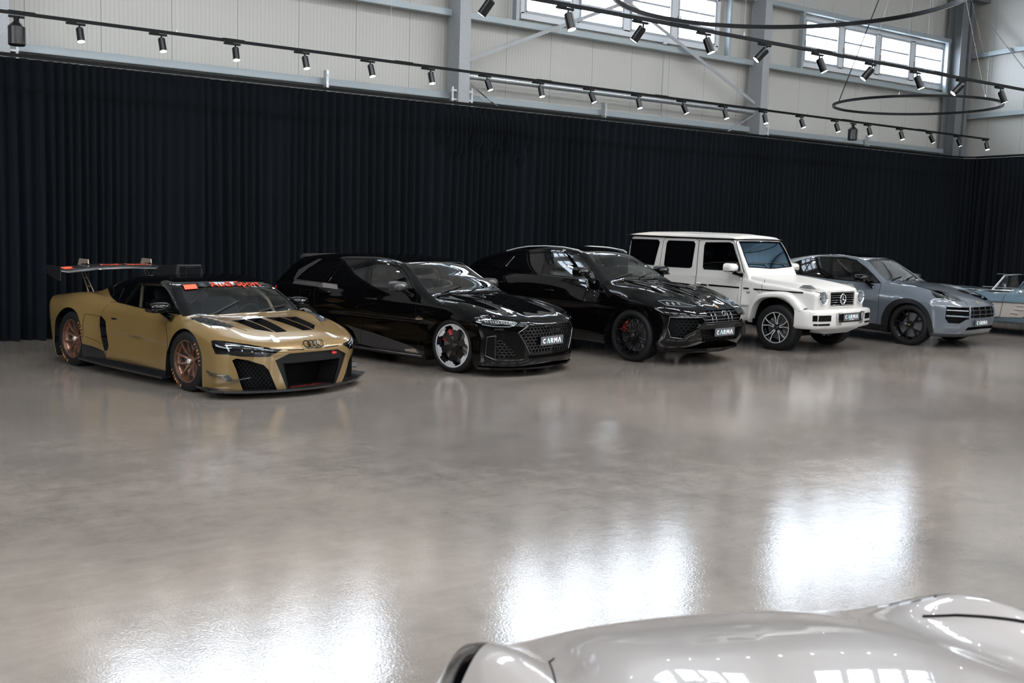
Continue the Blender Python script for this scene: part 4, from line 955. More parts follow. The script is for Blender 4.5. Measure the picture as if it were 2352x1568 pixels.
# ---------------- car materials ----------------
def paint(name,col,rough=.25,metal=0.,coat=1.,flake=0.,spec=.5,cior=1.5):
    m=mat(name,col,rough,metal,coat,cr=.015,spec=spec); m.node_tree.nodes['Principled BSDF'].inputs['Coat IOR'].default_value=cior; b=m.node_tree.nodes['Principled BSDF']; nt=m.node_tree
    g=nd(m,'ShaderNodeNewGeometry'); d=nd(m,'ShaderNodeBsdfDiffuse'); d.inputs[0].default_value=(.008,.008,.009,1)
    mx=nd(m,'ShaderNodeMixShader'); lk(m,g.outputs['Backfacing'],mx.inputs[0]); lk(m,b.outputs[0],mx.inputs[1]); lk(m,d.outputs[0],mx.inputs[2]); lk(m,mx.outputs[0],nt.nodes['Material Output'].inputs[0])
    return m
P_GOLD=paint('gold_paint',(.20,.128,.044),.28,.3)
P_BLACK=paint('black_paint',(.0012,.0012,.0014),.3,spec=.0,cior=1.42)
P_WHITE=paint('white_paint',(.50,.485,.46),.42,0,.35)
P_GREY=paint('grey_paint',(.085,.099,.118),.3,.1)
P_BLUE=paint('blue_paint',(.10,.155,.19),.3,.3)
P_CREAM=paint('cream_paint',(.42,.38,.34),.3)
P_SILVER=paint('pale_grey_paint',(.30,.272,.258),.3,0,1.,spec=.2)
M_GLOSSB=mat('gloss_black_trim',(.0012,.0012,.0014),.3,0,.9,spec=0.)
M_CARBON=mat_noise('carbon_fibre',(.006,.006,.0065),(.014,.014,.015),90,.3); M_CARBON.node_tree.nodes['Principled BSDF'].inputs['Coat Weight'].default_value=.6
M_MATTE=mat('satin_black_plastic',(.009,.009,.0095),.45,spec=.25)
M_MESH=mat('grille_mesh',(.0025,.0025,.003),.6,spec=.08)
M_GRILLE=mat('dark_chrome_grille',(.16,.16,.17),.2,1.); M_TRIMB=mat('bright_dark_trim',(.22,.22,.23),.15,1.)
M_CHROME=mat('chrome',(.75,.76,.78),.08,1.)
M_BRONZE=mat('bronze_rim',(.25,.145,.10),.3,.75)
M_RIMB=mat('black_rim',(.008,.008,.009),.18,.3,.8)
M_SILV=mat('machined_silver',(.62,.62,.63),.3,.45)
M_RED=mat('red_lacquer',(.42,.012,.012),.3,0,.6)
M_ORANGE=mat('orange_red_film',(.75,.085,.03),.45)
M_DECAL=mat('grey_film',(.03,.028,.029),.3); M_DECAL2=mat('pale_grey_film',(.11,.103,.10),.3)
M_PRIV=mat('privacy_glass',(.002,.002,.0025),.02,0,0,spec=.6)
M_GLASS=glass_mat('car_glass',(.45,.50,.49),1.7); M_LENS=glass_mat('lamp_glass',(.85,.88,.9),1.)
M_GLASSB=glass_mat('blue_tinted_glass',(.22,.34,.46),3.2,gcol=(.45,.72,1.))
M_LAMP=mat('lamp_reflector',(.45,.46,.48),.15,.8); M_DRL=mat('lamp_light_bar',(.38,.39,.41),.3,.1)
M_SEAT=mat('dark_leather',(.02,.02,.022),.5,spec=.2); M_SEATL=mat('pale_leather',(.33,.32,.30),.5)
M_PLATE=mat('plate_grey',(.075,.08,.092),.4); M_PWHITE=mat('plate_white',(.85,.85,.85),.4); M_TEAL=mat('plate_teal',(.25,.62,.62),.4)
M_TAIL=mat('red_lamp',(.35,.01,.012),.15,0,.8); M_GOLDB=mat('gold_badge',(.55,.36,.1),.3,.8)
def meshobj(name,V,N,F,m,parent,label=None):
    me=bpy.data.meshes.new(name); me.from_pydata([tuple(v) for v in V],[],[tuple(f) for f in F]); me.materials.append(m)
    for p in me.polygons: p.use_smooth=True
    me.normals_split_custom_set_from_vertices([tuple(n) for n in N])
    o=bpy.data.objects.new(name,me); COL.objects.link(o); o.parent=parent
    if label: o['label']=label
    return o
def emit(s,tags,name,m,parent,mode='both',label=None,off=0.):
    """faces of the shell with these tags -> object(s); the far half is the mirror image"""
    if isinstance(tags,str): tags=(tags,)
    fs=[f for f,t in zip(s.F,s.T) if t in tags]
    if not fs: return None
    ids=sorted({i for f in fs for i in f}); mp={i:k for k,i in enumerate(ids)}; n=len(ids)
    V=s.VA[ids]+s.NA[ids]*off; N=s.NA[ids]; F=[tuple(mp[i] for i in reversed(f)) for f in fs]
    V2=V*np.array([1,-1,1]);N2=N*np.array([1,-1,1]); F2=[tuple(reversed(f)) for f in F]
    if mode=='both' and not isinstance(parent,list): return meshobj(name,np.vstack([V,V2]),np.vstack([N,N2]),F+[tuple(i+n for i in f) for f in F2],m,parent,label)
    pp=parent if isinstance(parent,list) else [parent,parent]
    a=meshobj(name,V,N,F,m,pp[0],label); b=meshobj(name,V2,N2,F2,m,pp[1],label); return [a,b]
def pstrip(body,pts,vk,r,off,name,m,parents,closed=False,flat=None,n=8,label=None):
    P=drape(body,pts,vk,off,.03,closed); out=[]
    if len(P)<2: return out
    for sg,pa in zip((1,-1),parents if isinstance(parents,list) else [parents,parents]):
        q=MB(); q.tube([(p[0],p[1]*sg,p[2]) for p in P],r,n,closed,flat=flat); out.append(q.build(name,m,pa,60,label))
    return out
def spl(P,k=4,closed=True):
    """smooth closed outline through the points"""
    n=len(P); out=[]
    for i in range(n):
        p0,p1,p2,p3=P[i-1],P[i],P[(i+1)%n],P[(i+2)%n]
        if p1[1]<.12 or p2[1]<.12: out.append(p1); continue
        if p0[1]<.12: p0=(2*p1[0]-p2[0],2*p1[1]-p2[1])
        if p3[1]<.12: p3=(2*p2[0]-p1[0],2*p2[1]-p1[1])
        for j in range(k):
            t=j/k; out.append(tuple(.5*((2*p1[c])+(-p0[c]+p2[c])*t+(2*p0[c]-5*p1[c]+4*p2[c]-p3[c])*t*t+(-p0[c]+3*p1[c]-3*p2[c]+p3[c])*t**3) for c in(0,1)))
    return out
def dupt(s,tag,new):
    for f,t in list(zip(s.F,s.T)):
        if t==tag: s.F.append(f); s.T.append(new)
def walls(s,tag,d,name,m,parent): pass
def seams(body,lines,parent,r=.0028,name='panel_gap',m=None):
    out=[]; D=[drape(body,pts,vk,.0003,.04,closed) for vk,pts,closed in lines]
    for sg in (1,-1):
        for P,(vk,pts,closed) in zip(D,lines):
            if len(P)>1: mb=MB(); mb.tube([(p[0],p[1]*sg,p[2]) for p in P],r,5,closed); out.append(mb.build(name,m or M_RUBBER,parent,60))
    return out
def mk(parent,name,mb,m,sm=None,both=False,label=None):
    if both: 
        o=mb.build(name,m,parent,sm,label); q=MB(); q.v=[(p[0],-p[1],p[2]) for p in mb.v]; q.f=[tuple(reversed(f)) for f in mb.f]; return [o,q.build(name,m,parent,sm,label)]
    return mb.build(name,m,parent,sm,label)
def plate(parent,x,z,y=0.,rz=0.,tilt=0.,sub=False):
    M=Matrix.Translation((x,y,z))@Matrix.Rotation(rz,4,'Z')@Matrix.Rotation(tilt,4,'Y')@Matrix(((0,0,1,0),(1,0,0,0),(0,1,0,0),(0,0,0,1)))
    b=MB(); b.box((0,0,0),(.52,.118,.012),bev=.004); o=b.xf(M).build('number_plate',M_PLATE,parent)
    t=MB(); t2=MB(); h=.066 ; w=.017; z0=.007; s=.5
    def bar(mb,a,c,ww=w): 
        a=Vector((*a,z0));c=Vector((*c,z0)); d=(c-a).normalized(); n=Vector((-d.y,d.x,0))*ww/2; mb.add([a-n,c-n,c+n,a+n,a-n+Vector((0,0,.002)),c-n+Vector((0,0,.002)),c+n+Vector((0,0,.002)),a+n+Vector((0,0,.002))],[(0,1,2,3),(4,5,6,7),(0,1,5,4),(1,2,6,5),(2,3,7,6),(3,0,4,7)])
    H=h/2; cy=.008 if sub else 0.
    def P(x_,y_): return (x_,y_+cy)
    # C
    A=[];B=[]
    for i in range(15):
        a=math.radians(45+270*i/14); A.append(Vector((-.185+.034*math.cos(a),cy+H*math.sin(a),z0))); B.append(Vector((-.185+.019*math.cos(a),cy+(H-.015)*math.sin(a),z0)))
    t.ribbon(A,B,(0,0,.002))
    bar(t2,P(-.128,-H),P(-.098,H)); bar(t,P(-.098,H),P(-.068,-H))
    bar(t,P(-.036,-H),P(-.036,H)); bar(t,P(-.036,H-.008),P(-.002,H-.008)); bar(t,P(.006,H-.012),P(.006,.004)); bar(t,P(-.036,-.002),P(0,-.002)); bar(t,P(-.016,0),P(.012,-H))
    bar(t,P(.046,-H),P(.046,H)); bar(t,P(.046,H),P(.074,-.008)); bar(t,P(.074,-.008),P(.102,H)); bar(t,P(.102,H),P(.102,-H))
    bar(t,P(.136,-H),P(.166,H)); bar(t,P(.166,H),P(.196,-H))
    if sub:
        q=MB(); q.box((0,-.042,z0+.001),(.16,.008,.002)); t.add(q.v,q.f)
    t.xf(M).build('lettering',M_PWHITE,o); t2.xf(M).build('lettering',M_TEAL,o,None,'teal stroke of the lettering')
    return o
def mirror_part(parent,x,y,z,mcap,mbody,size=(.20,.24,.15),arm=None,rot=0.):
    """door mirror on both sides; x,z centre, y distance of its centre from the car's middle"""
    for sg in (-1,1):
        L,Wd,Hh=size; mb=MB(); V=[];F=[]; n=16;rws=9
        for j in range(rws):
            t=j/(rws-1); k=math.sin(PI*(.5*t))**.7 ; xx=-.0+ (1-t)*-L*.45+L*.55*0 ; xx=L*.5*(1-t*1.)*1.0
            sc=math.sqrt(max(0,1-((1-t)*1.0)**2.4)) if t<1 else 1
            for i in range(n):
                a=2*PI*i/n; cy=math.copysign(abs(math.cos(a))**.6,math.cos(a)); cz=math.copysign(abs(math.sin(a))**.7,math.sin(a))
                V.append((x+xx,sg*(y)+cy*Wd/2*sc*(1),z+cz*Hh/2*sc*(1 if cz>0 else .85)-(.01*cy*sg if cz<0 else 0)))
        for j in range(rws-1):
            for i in range(n): F.append((j*n+i,j*n+(i+1)%n,(j+1)*n+(i+1)%n,(j+1)*n+i))
        xr=x-L*.45
        k=len(V); 
        for i in range(n):
            v=V[(rws-1)*n+i]; V.append((xr,v[1],v[2]))
        for i in range(n): F.append(((rws-1)*n+i,(rws-1)*n+(i+1)%n,k+(i+1)%n,k+i))
        F.append(tuple(k+i for i in range(n)))
        mb.add(V,F); o=mb.build('door_mirror',mcap,parent,50)
        g=MB(); g.box((xr-.003,sg*y,z),(.006,Wd*.86,Hh*.78),bev=.002); g.build('mirror_glass',M_CHROME,o)
        a=arm or ((x-.02,y-Wd*.35,z-Hh*.35),(x-.04,y-Wd*.75,z-Hh*.9)); t=MB()
        p,q=a; p=Vector((p[0],sg*p[1],p[2]));q=Vector((q[0],sg*q[1],q[2])); t.tube([p,(p+q)/2+Vector((0,0,-.005)),q],[.032,.030,.045],8,flat=1.4); t.build('mirror_arm',mbody,o,50)
        bnd=MB(); bnd.box((x+.0,sg*y,z-Hh*.30),(L*.8,Wd*.9,.018),bev=.006); bnd.build('mirror_base',mbody,o)
def interior(parent,xs,zf,ztop,wseat,mseat,xd,zd,wd,steer_y,whl=True,rear=None):
    """tub, dash, two front seats, wheel (steering wheel on the car's left)"""
    def seat(x,y):
        mb=MB(); mb.box((x+.1,y,zf+.14),(.5,.5,.16),bev=.05)
        R=Matrix.Rotation(math.radians(-18),4,'Y'); mb.box((x-.22,y,zf+.45),(.16,.5,.62),M=R,bev=.06); mb.box((x-.36,y,ztop-.12),(.1,.27,.2),M=R,bev=.04)
        return mb.build('seat',mseat,parent,60)
    for y in (-wseat,wseat): seat(xs,y)
    if rear is not None:
        mb=MB(); mb.box((rear,0,zf+.42),(.14,1.2,.62),M=Matrix.Rotation(math.radians(-20),4,'Y'),bev=.05); mb.build('rear_bench',mseat,parent,60)
    mb=MB(); mb.box((xd-.14,0,zd-.14),(.42,wd*2,.22),bev=.07); mb.build('dashboard',M_SEAT,parent,60)
    mb=MB(); mb.box((xs,0,zf-.02),(2.6,wd*1.9,.04)); mb.build('cabin_floor',M_MATTE,parent)
    mb=MB(); c=Vector((xd-.48,steer_y,zd-.10)); R=Matrix.Translation(c)@Matrix.Rotation(math.radians(-65),4,'Y'); pts=[R@Vector((.18*math.cos(a),.18*math.sin(a),0)) for a in [2*PI*i/28 for i in range(28)]]
    mb.tube(pts,.014,8,True); 
    for a in (0,2.3,-2.3): mb.tube([R@Vector((0,0,0)),R@Vector((.18*math.cos(a),.18*math.sin(a),0))],.012,6)
    mb.tube([R@Vector((0,0,0)),R@Vector((0,0,-.25))],.03,8); mb.build('steering_wheel',M_MATTE,parent,60)
def ringsbadge(parent,c,r,n,gap,m,nrm=(1,0,.1),w=.006):
    mb=MB()
    M=frame(c,(0,1,0),nrm)
    for k in range(n):
        x=(k-(n-1)/2)*gap; P=[M@Vector((x+r*math.cos(a),r*math.sin(a),0)) for a in [2*PI*i/28 for i in range(28)]]; mb.tube(P,w,6,True)
    return mb.build('badge_rings',m,parent,60)
def honey(parent,mb,s_pts): pass
def meshpanel(parent,name,body,poly,depth,m,cell=.05,back=True,wid=.005,d=(-1,0,0),vk='F',hexa=True):
    """lattice draped at a depth behind the nose surface, inside polygon seen from the front; both sides"""
    u,v,w=view(vk); pl=[np.array(p) for p in poly]; lo=np.min(pl,axis=0);hi=np.max(pl,axis=0)
    def inside(p):
        c=False;j=len(pl)-1
        for i in range(len(pl)):
            if (pl[i][1]>p[1])!=(pl[j][1]>p[1]) and p[0]<(pl[j][0]-pl[i][0])*(p[1]-pl[i][1])/(pl[j][1]-pl[i][1])+pl[i][0]: c=not c
            j=i
        return c
    mb=MB(); segs=[]; mb2=MB()
    cw,ch=cell,cell*.62; nx=int((hi[0]-lo[0])/cw)+2; ny=int((hi[1]-lo[1])/ch)+2
    for j in range(ny):
        for i in range(nx):
            x=lo[0]+(i+(j%2)*.5)*cw; y=lo[1]+j*ch
            if hexa:
                a=(x-cw*.5,y-ch*.2);b=(x-cw*.2,y+ch*.22);c=(x+cw*.2,y+ch*.22);d2=(x+cw*.5,y-ch*.2); segs+=[(a,b),(b,c),(c,d2)]
                segs+=[((x-cw*.5,y-ch*.2),(x-cw*.5,y-ch*.55))]
            else: segs+=[((x,y),(x+cw*.5,y+ch)),((x+cw*.5,y+ch),(x+cw,y))]
    segs=[(a,b) for a,b in segs if inside(a) and inside(b)]
    if not segs: return None
    PA=np.array([p for sg_ in segs for p in sg_]); H,ok=body.hits(PA[:,0:1]*u+PA[:,1:2]*v-w*6,w); H=H+w*depth
    for i_ in range(len(segs)):
            if not (ok[2*i_] and ok[2*i_+1]): continue
            p,q=Vector(H[2*i_]),Vector(H[2*i_+1])
            for sg in (1,-1):
                if sg==-1 and p.y>-.001 and q.y>-.001: continue
                if p.y>.02: continue
                (mb2 if (sg<0 and vk=='D') else mb).tube([(p.x,p.y*sg,p.z),(q.x,q.y*sg,q.z)],wid,4,caps=False)
    if mb2.v: mb2.build(name,m,parent)
    if mb.v: return mb.build(name,m,parent)
def strip_on(body,pts,vk,r,off,both=True,n=8,closed=False,flat=None):
    mb=MB()
    P=drape(body,pts,vk,off,.03,closed)
    for sg in ((1,-1) if both else (1,)):
        if len(P)>1: mb.tube([(p[0],p[1]*sg,p[2]) for p in P],r,n,closed)
    return mb
def curveside(y0,x,k=.0): return -(abs(y0))
def arch_cut(s,key,name,front=True):
    pass
POSE={'r8':((4.8095,12.0332),-75.722),'rs6':((8.3937,12.1287),-72.7017),'urus':((11.6034,11.9378),-80.3856),'g':((14.9924,12.0326),-82.414),'cay':((18.227,11.5994),-83.9841)}
RES=.03 if TEST else .022
side=lambda x,y,z:y<-.5
def circ(cx,cz,r,n=28): return [(cx+r*math.cos(2*PI*i/n),cz+r*math.sin(2*PI*i/n)) for i in range(n)]
def start(key,name,label,cat='car',wb=2.9,rarch=.4,zr=.36,rr_arch=None,front='archF',rear=None):
    e=empty(name,(*POSE[key][0],0),math.radians(POSE[key][1])); tag(e,label,cat)
    b=Body(SPEC[key]); s=b.shell(RES); O=OUTL[key]
    fl=lambda x,y,z:(y<-.45)&(z<1.05)
    s.cut(spl(O[front][1]),'S','void',flt=fl)
    s.cut(spl(O[rear][1]) if rear else circ(-wb,zr,rr_arch or rarch),'S','voidr',flt=fl)
    return e,b,s,O
def finish_arches(s,e,depth=.36):
    for a in ('void','voidr'): s.recess(a,a+'w',d=(0,depth,0)); emit(s,(a,a+'w'),'wheel_arch_liner',M_RUBBER,e,'pair')
def shrink(poly,k):
    c=np.mean(np.array(poly),axis=0); return [tuple(c+(np.array(p)-c)*k) for p in poly]
# ================= gold racing coupe =================
def car_r8():
    e,b,s,O=start('r8','race_car','gold racing coupe with tall black rear wing and bronze wheels, leftmost car of the row',wb=2.65,rear='archR')
    cab=lambda x,y,z:z>.8
    s.cut(O['windscreen'][1],'W','glass_f',flt=lambda x,y,z:(z>.72)&(x>-1.2))
    s.cut(O['side_window'][1],'S','glass_s',flt=cab)
    top=[p for p in O['roof'][1]]; 
    s.cut([(-2.25,1.0)]+[(-2.1,.955)]+top[1:]+[(-.25,.835),(-.10,.86),(-.10,1.5),(-2.9,1.5),(-2.9,1.12)],'S','roofb',flt=lambda x,y,z:(z>.83)&(y>-.9))
    s.cut([(-.75,.05),(-.75,-.9),(-.05,-.9),(-.05,.05)],'T','roofb',flt=lambda x,y,z:(z>.86))
    s.cut(O['lower'][1],'S','sill',flt=lambda x,y,z:(y<-.5)&(z<.5))
    s.cut(O['vent'][1],'S','vent',flt=side)
    s.cut(O['door'][1],'S','door',frm=('body',),flt=side)
    s.cut(O['handle'][1],'S','handle',frm=('door','body'),flt=side)
    nose=lambda x,y,z:(x>.1)
    s.cut(O['headlamp'][1],'D','lamp',flt=nose); s.cut(O['bezel'][1],'D','bezel',flt=nose)
    s.cut(O['intake'][1],'D','intake',flt=lambda x,y,z:(x>.35))
    fr=lambda x,y,z:(x>.5)&(z<.6)
    s.cut(O['grille'][1],'F','grille',flt=fr); s.cut(O['grille_frame'][1],'F','gframe',flt=fr)
    for k in ('slot1','slot2'): s.cut(O[k][1],'F','slot',flt=nose)
    up=lambda x,y,z:(z>.5)&(x>-.5)
    for k in ('hoodvent1','hoodvent2'): s.cut(O[k][1],'T','hvent',flt=up)
    s.cut(O['louvre'][1],'T','louvre',flt=up); s.cut(O['tagplate'][1],'T','tagp',flt=up)
    s.cut([(-3.95,.5),(-3.95,-.8),(-3.55,-.8),(-3.5,.5)],'T','rearp',flt=lambda x,y,z:(z<.3))
    s.cut(O['hood'][1],'T','hood',flt=up)
    finish_arches(s,e,.38)
    s.recess('vent','ventw',d=(-.03,.14,0)); s.recess('handle','handlew',d=(0,.02,0))
    dupt(s,'lamp','lens'); s.recess('lamp','lampw',d=(-.05,.03,0)); s.recess('intake','intw',d=(-.16,.0,0)); s.recess('grille','grw',d=(-.30,0,0)); s.recess('gframe','gfw',d=(-.02,0,0))
    s.recess('slot','slotw',d=(-.03,0,0)); s.recess('hvent','hvw',d=(-.12,0,-.09)); s.recess('louvre','low',d=(-.0,0,-.035))
    s.recess('glass_s','gsw',depth=.006); s.recess('glass_f','gfw2',depth=.004)
    emit(s,'body','body',P_GOLD,e); emit(s,('roofb','gsw','gfw2'),'roof',M_GLOSSB,e,label='gloss black roof and pillars')
    emit(s,'hood','bonnet',P_GOLD,e); ds=emit(s,('door',),'door',P_GOLD,e,'pair')
    emit(s,('handle','handlew'),'door_handle',M_MATTE,e,'pair'); emit(s,('sill',),'side_sill',M_CARBON,e,'pair')
    emit(s,('vent','ventw'),'side_intake',M_MESH,e,'pair'); emit(s,'glass_s','side_window',M_GLASS,e,'pair'); emit(s,'glass_f','windscreen',M_GLASS,e)
    emit(s,('bezel',),'headlamp_bezel',M_GLOSSB,e,'pair'); H=emit(s,('lamp','lampw'),'headlamp',M_GLOSSB,e,'pair')
    emit(s,'lens','lens',M_LENS,H); 
    emit(s,('intake','intw'),'front_intake',M_MESH,e,'pair'); emit(s,('grille','grw'),'radiator_opening',M_MESH,e); emit(s,('gframe','gfw'),'grille_frame',M_MATTE,e)
    emit(s,('slot','slotw'),'nose_slot',M_MESH,e); emit(s,('hvent','hvw'),'bonnet_vent',M_MESH,e,'pair'); emit(s,('louvre','low'),'louvre_bed',M_CARBON,e,'pair'); emit(s,'tagp','bonnet_catch',M_SILV,e,'pair')
    emit(s,'rearp','diffuser',M_CARBON,e)
    meshpanel(e,'intake_mesh',b,O['intake'][1],.06,M_MATTE,.045,wid=.0022,vk='D',hexa=False)
    # lamp internals
    hl=O['headlamp'][1]; P=lambda pts,r,off: pstrip(b,pts,'D',r,off,'light_bar',M_DRL,H)
    P([(hl[0][0]+.012,hl[0][1]-.008),(hl[1][0],hl[1][1]-.012),(hl[2][0],hl[2][1]-.012),(hl[3][0]-.05,hl[3][1]-.012)],.004,-.010)
    pstrip(b,[(hl[0][0]+.02,hl[0][1]-.02),(hl[-1][0]+.02,hl[-1][1]+.03)],'D',.010,-.010,'light_bar',M_DRL,H)
    for t in (.35,.55,.75):
        x=hl[0][0]+(hl[3][0]-hl[0][0])*t; z=.56-.05*t
        pstrip(b,[(x,z+.006),(x+.012,z-.012)],'D',.010,-.02,'projector',M_LAMP,H)
    # louvre blades
    for k in range(6):
      for sg in(1,-1):
        mb=MB()
        t=k/5; c=np.array([-.02+.38*t,-.815+.13*t]); P3=drape(b,[(c[0]-.03,c[1]-.05),(c[0]+.015,c[1]+.05)],'T',.006,.02,False)
        A=[Vector((p[0],p[1]*sg,p[2])) for p in P3]; B=[p+Vector((.05,0,-.03)) for p in A]; mb.ribbon(A,B,(0,0,.004)); mk(e,'louvre_blade',mb,M_CARBON)
    L=[('S',O['door'][1],True),('T',O['hood'][1][1:-1],False),('S',[(-2.0,.7),(-2.28,.71),(-2.32,.4)],False),('S',[(-2.27,.42),(-1.94,.36)],False)]
    seams(b,L,e)
    ringsbadge(e,(1.075,0,.592),.045,4,.066,M_GLOSSB,(1,0,.75),.0065)
    # splitter, skirts, canards
    def slab(pts,z0,z1,name,m,both=True):
        mb=MB(); P=pts+[(x,-y) for x,y in reversed(pts)] if both else pts; mb.prism(P,z0,z1); return mk(e,name,mb,m)
    slab([(.36,-.97),(.38,-1.04),(.60,-1.06),(.78,-.98),(.92,-.80),(1.04,-.55),(1.12,-.25),(1.14,0)],.075,.10,'splitter',M_CARBON)
    mb=MB(); mb.add(*(lambda A:(A,[(0,1,2,3),(4,5,6,7),(0,1,5,4),(2,3,7,6),(1,2,6,5),(0,3,7,4)]))([(.36,-1.03,.08),(.76,-.99,.08),(.76,-1.07,.125),(.36,-1.09,.11),(.36,-1.03,.09),(.76,-.99,.09),(.76,-1.07,.135),(.36,-1.09,.12)])); mk(e,'splitter_fin',mb,M_CARBON,both=True)
    t=text_mb('R8 LMS GT2',.085,.001,Matrix.Translation((.985,-.05,.102))@Matrix.Rotation(PI/2,4,'Z'),1.1); t.build('splitter_lettering',M_RED,e,None,'dark red lettering on the splitter')
    mb=MB(); mb.ribbon([(-.42,-.9,.10),(-1.6,-.9,.11),(-2.33,-.9,.12)],[(-.42,-1.02,.095),(-1.6,-1.045,.105),(-2.33,-1.05,.125)],(0,0,.018)); mk(e,'side_skirt',mb,M_CARBON,both=True)
    mb=MB(); mb.ribbon([(-.42,-1.02,.095),(-1.6,-1.045,.105),(-2.33,-1.05,.125)],[(-.42,-1.03,.12),(-1.6,-1.055,.13),(-2.33,-1.06,.15)],(0,.008,0)); mk(e,'skirt_lip',mb,M_SILV if 0 else M_CARBON,both=True)
    def on_side(x,z,off): 
        h=b.hit(np.array([x,-6,z]),np.array([0,1.,0]),1,11,400); return (h[0],h[1]-off,h[2])
    mb=MB(); A=[on_side(.42,.29,.0),on_side(.55,.265,0),on_side(.70,.262,0),on_side(.74,.215,0),on_side(.82,.225,0),on_side(.9,.245,0)]; B=[(p[0],p[1]-w,p[2]-.012) for p,w in zip(A,(.01,.06,.085,.09,.085,.02))]
    mb.ribbon(A,B,(0,0,.005)); mk(e,'canard',mb,M_CARBON,both=True)
    mb=MB(); mb.add([(A[2][0],A[2][1],A[2][2]),(A[2][0],A[2][1]-.085,A[2][2]-.012),(A[3][0],A[3][1]-.09,A[3][2]-.012),A[3]],[(0,1,2,3)])
    mk(e,'canard_step',mb,M_CARBON,both=True)
    # wing
    mb=MB(); prof=[(0,0),(.03,.018),(.12,.032),(.25,.030),(.38,.008),(.40,0),(.38,-.004),(.22,.006),(.10,-.004),(.03,-.012)]
    st_=[(-.985,0),(-.85,-.02),(-.6,-.0),(-.45,.02),(0,.03),(.45,.02),(.6,0),(.85,-.02),(.985,0)]; V=[];F=[]; n=len(prof)
    for y,dz in st_:
        for (x,z) in prof: V.append((-2.93-x,y,1.215+dz*.9+z+x*.13))
    for i in range(len(st_)-1):
        for k in range(n): F.append((i*n+k,i*n+(k+1)%n,(i+1)*n+(k+1)%n,(i+1)*n+k))
    mb.add(V,F); w=mk(e,'rear_wing',mb,M_CARBON,40)
    mb=MB(); ep=[(-3.27,1.285),(-2.88,1.275),(-2.885,1.10),(-2.94,1.095),(-3.27,1.18)]
    for sg in(-1,1): q=MB(); q.add([(x,sg*.985,z) for x,z in ep]+[(x,sg*.999,z) for x,z in ep],[(0,1,2,3,4),(9,8,7,6,5)]+[(i,(i+1)%5,5+(i+1)%5,5+i) for i in range(5)]); q.build('end_plate',M_MATTE,w)
    for (ya,yb) in ((-.93,-.72),):
        q=MB(); q.add([(-3.02,ya,1.238),(-3.02,yb,1.246),(-3.14,yb,1.268),(-3.14,ya,1.258)],[(0,1,2,3)]); q.build('wing_decal',M_ORANGE,w,None,'orange-red patch on the wing')
    t=text_mb('Audi Sport',.13,.001,Matrix.Translation((-3.08,.02,1.2915))@Matrix.Rotation(PI/2,4,'Z')@Matrix.Rotation(.12,4,'X'),1.3); t.build('wing_lettering',M_ORANGE,w,None,'orange-red lettering on the wing')
    for sg in(-1,1):
        q=MB(); y=sg*.47
        a0,a1,b0,b1=Vector((-3.34,y,1.20)),Vector((-3.27,y,1.20)),Vector((-3.12,y,.86)),Vector((-2.97,y,.88))
        for (p,r) in ((a0,b0),(a1,b1)): q.tube([p,r],.010,4,flat=.6)
        for t in (.0,.28,.62,1.): p=a0.lerp(b0,t);r=a1.lerp(b1,t); q.tube([p,r],.012,4,flat=.6)
        q.build('wing_support',mat('tan_alloy',(.45,.36,.28),.3,.6),w)
        q=MB(); ep=[(-3.44,1.25),(-3.385,1.365),(-3.15,1.36),(-3.14,1.30),(-3.32,1.30),(-3.36,1.26)]
        q.add([(x,y-.007,z) for x,z in ep]+[(x,y+.007,z) for x,z in ep],[(0,1,2,3,4,5),(11,10,9,8,7,6)]+[(i,(i+1)%6,6+(i+1)%6,6+i) for i in range(6)]); q.build('wing_bracket',MATS['tan_alloy'],w)
        q=MB(); q.box((-3.18,y,1.275),(.05,.02,.07)); q.build('wing_clamp',M_MATTE,w)
    # roof scoop
    mb=MB(); V=[];F=[]
    for (x,hw,z0,z1) in ((-1.42,.19,1.245,1.355),(-1.45,.20,1.245,1.368),(-1.85,.17,1.225,1.345),(-2.15,.12,1.13,1.245),(-2.32,.06,1.08,1.13)): V+=[(x,-hw,z0),(x,hw,z0),(x,hw*.86,z1),(x,-hw*.86,z1)]
    for i in range(4):
        for k in range(4): F.append((i*4+k,i*4+(k+1)%4,i*4+4+(k+1)%4,i*4+4+k))
    F+=[(0,1,2,3),(16,17,18,19)]; mb.add(V,F); sc_=mk(e,'roof_scoop',mb,M_MATTE)
    mb=MB(); mb.box((-1.416,0,1.305),(.01,.30,.085)); mk(sc_,'scoop_opening',mb,M_MESH)
    mb=MB(); mb.tube([(-1.36,-.1,1.25),(-1.36,-.1,1.34),(-1.36,.02,1.34)],.004,6); mk(e,'antenna',mb,M_MATTE)
    # windscreen banner
    mb=MB(); u,v,w_=view('W')
    def ban(y0,y1,v0,v1,mm,name,n=10,sk=0):
        A=[b.hit(u*(y0+(y1-y0)*i/n)+v*v1-w_*6,w_,1,11,400) for i in range(n+1)]; B=[b.hit(u*(y0+(y1-y0)*i/n+sk)+v*v0-w_*6,w_,1,11,400) for i in range(n+1)]
        nn=-w_*(.004 if mm is M_GLOSSB else .010); q=MB(); q.ribbon([a+nn for a in A],[a+nn for a in B]); return q.build(name,mm,e)
    ban(-.60,.60,1.285,1.365,M_GLOSSB,'sun_strip',16)
    q=ban(-.585,-.42,1.255,1.345,M_ORANGE,'strip_block',4,-.03); q['label']='orange-red slanted block on the sun strip'
    t=text_mb('Audi Sport',.145,.001,None,1.15,.002); t2=MB(); 
    tv=np.array([tuple(p) for p in t.v]); Hh,ok=b.hits((tv[:,0:1]+.12)*u+(1.318+tv[:,1:2])*v-w_*6,w_)
    t2.add([tuple(p) for p in Hh-w_*.009],t.f); t2.build('strip_lettering',M_ORANGE,e,None,'orange-red lettering along the top of the windscreen')
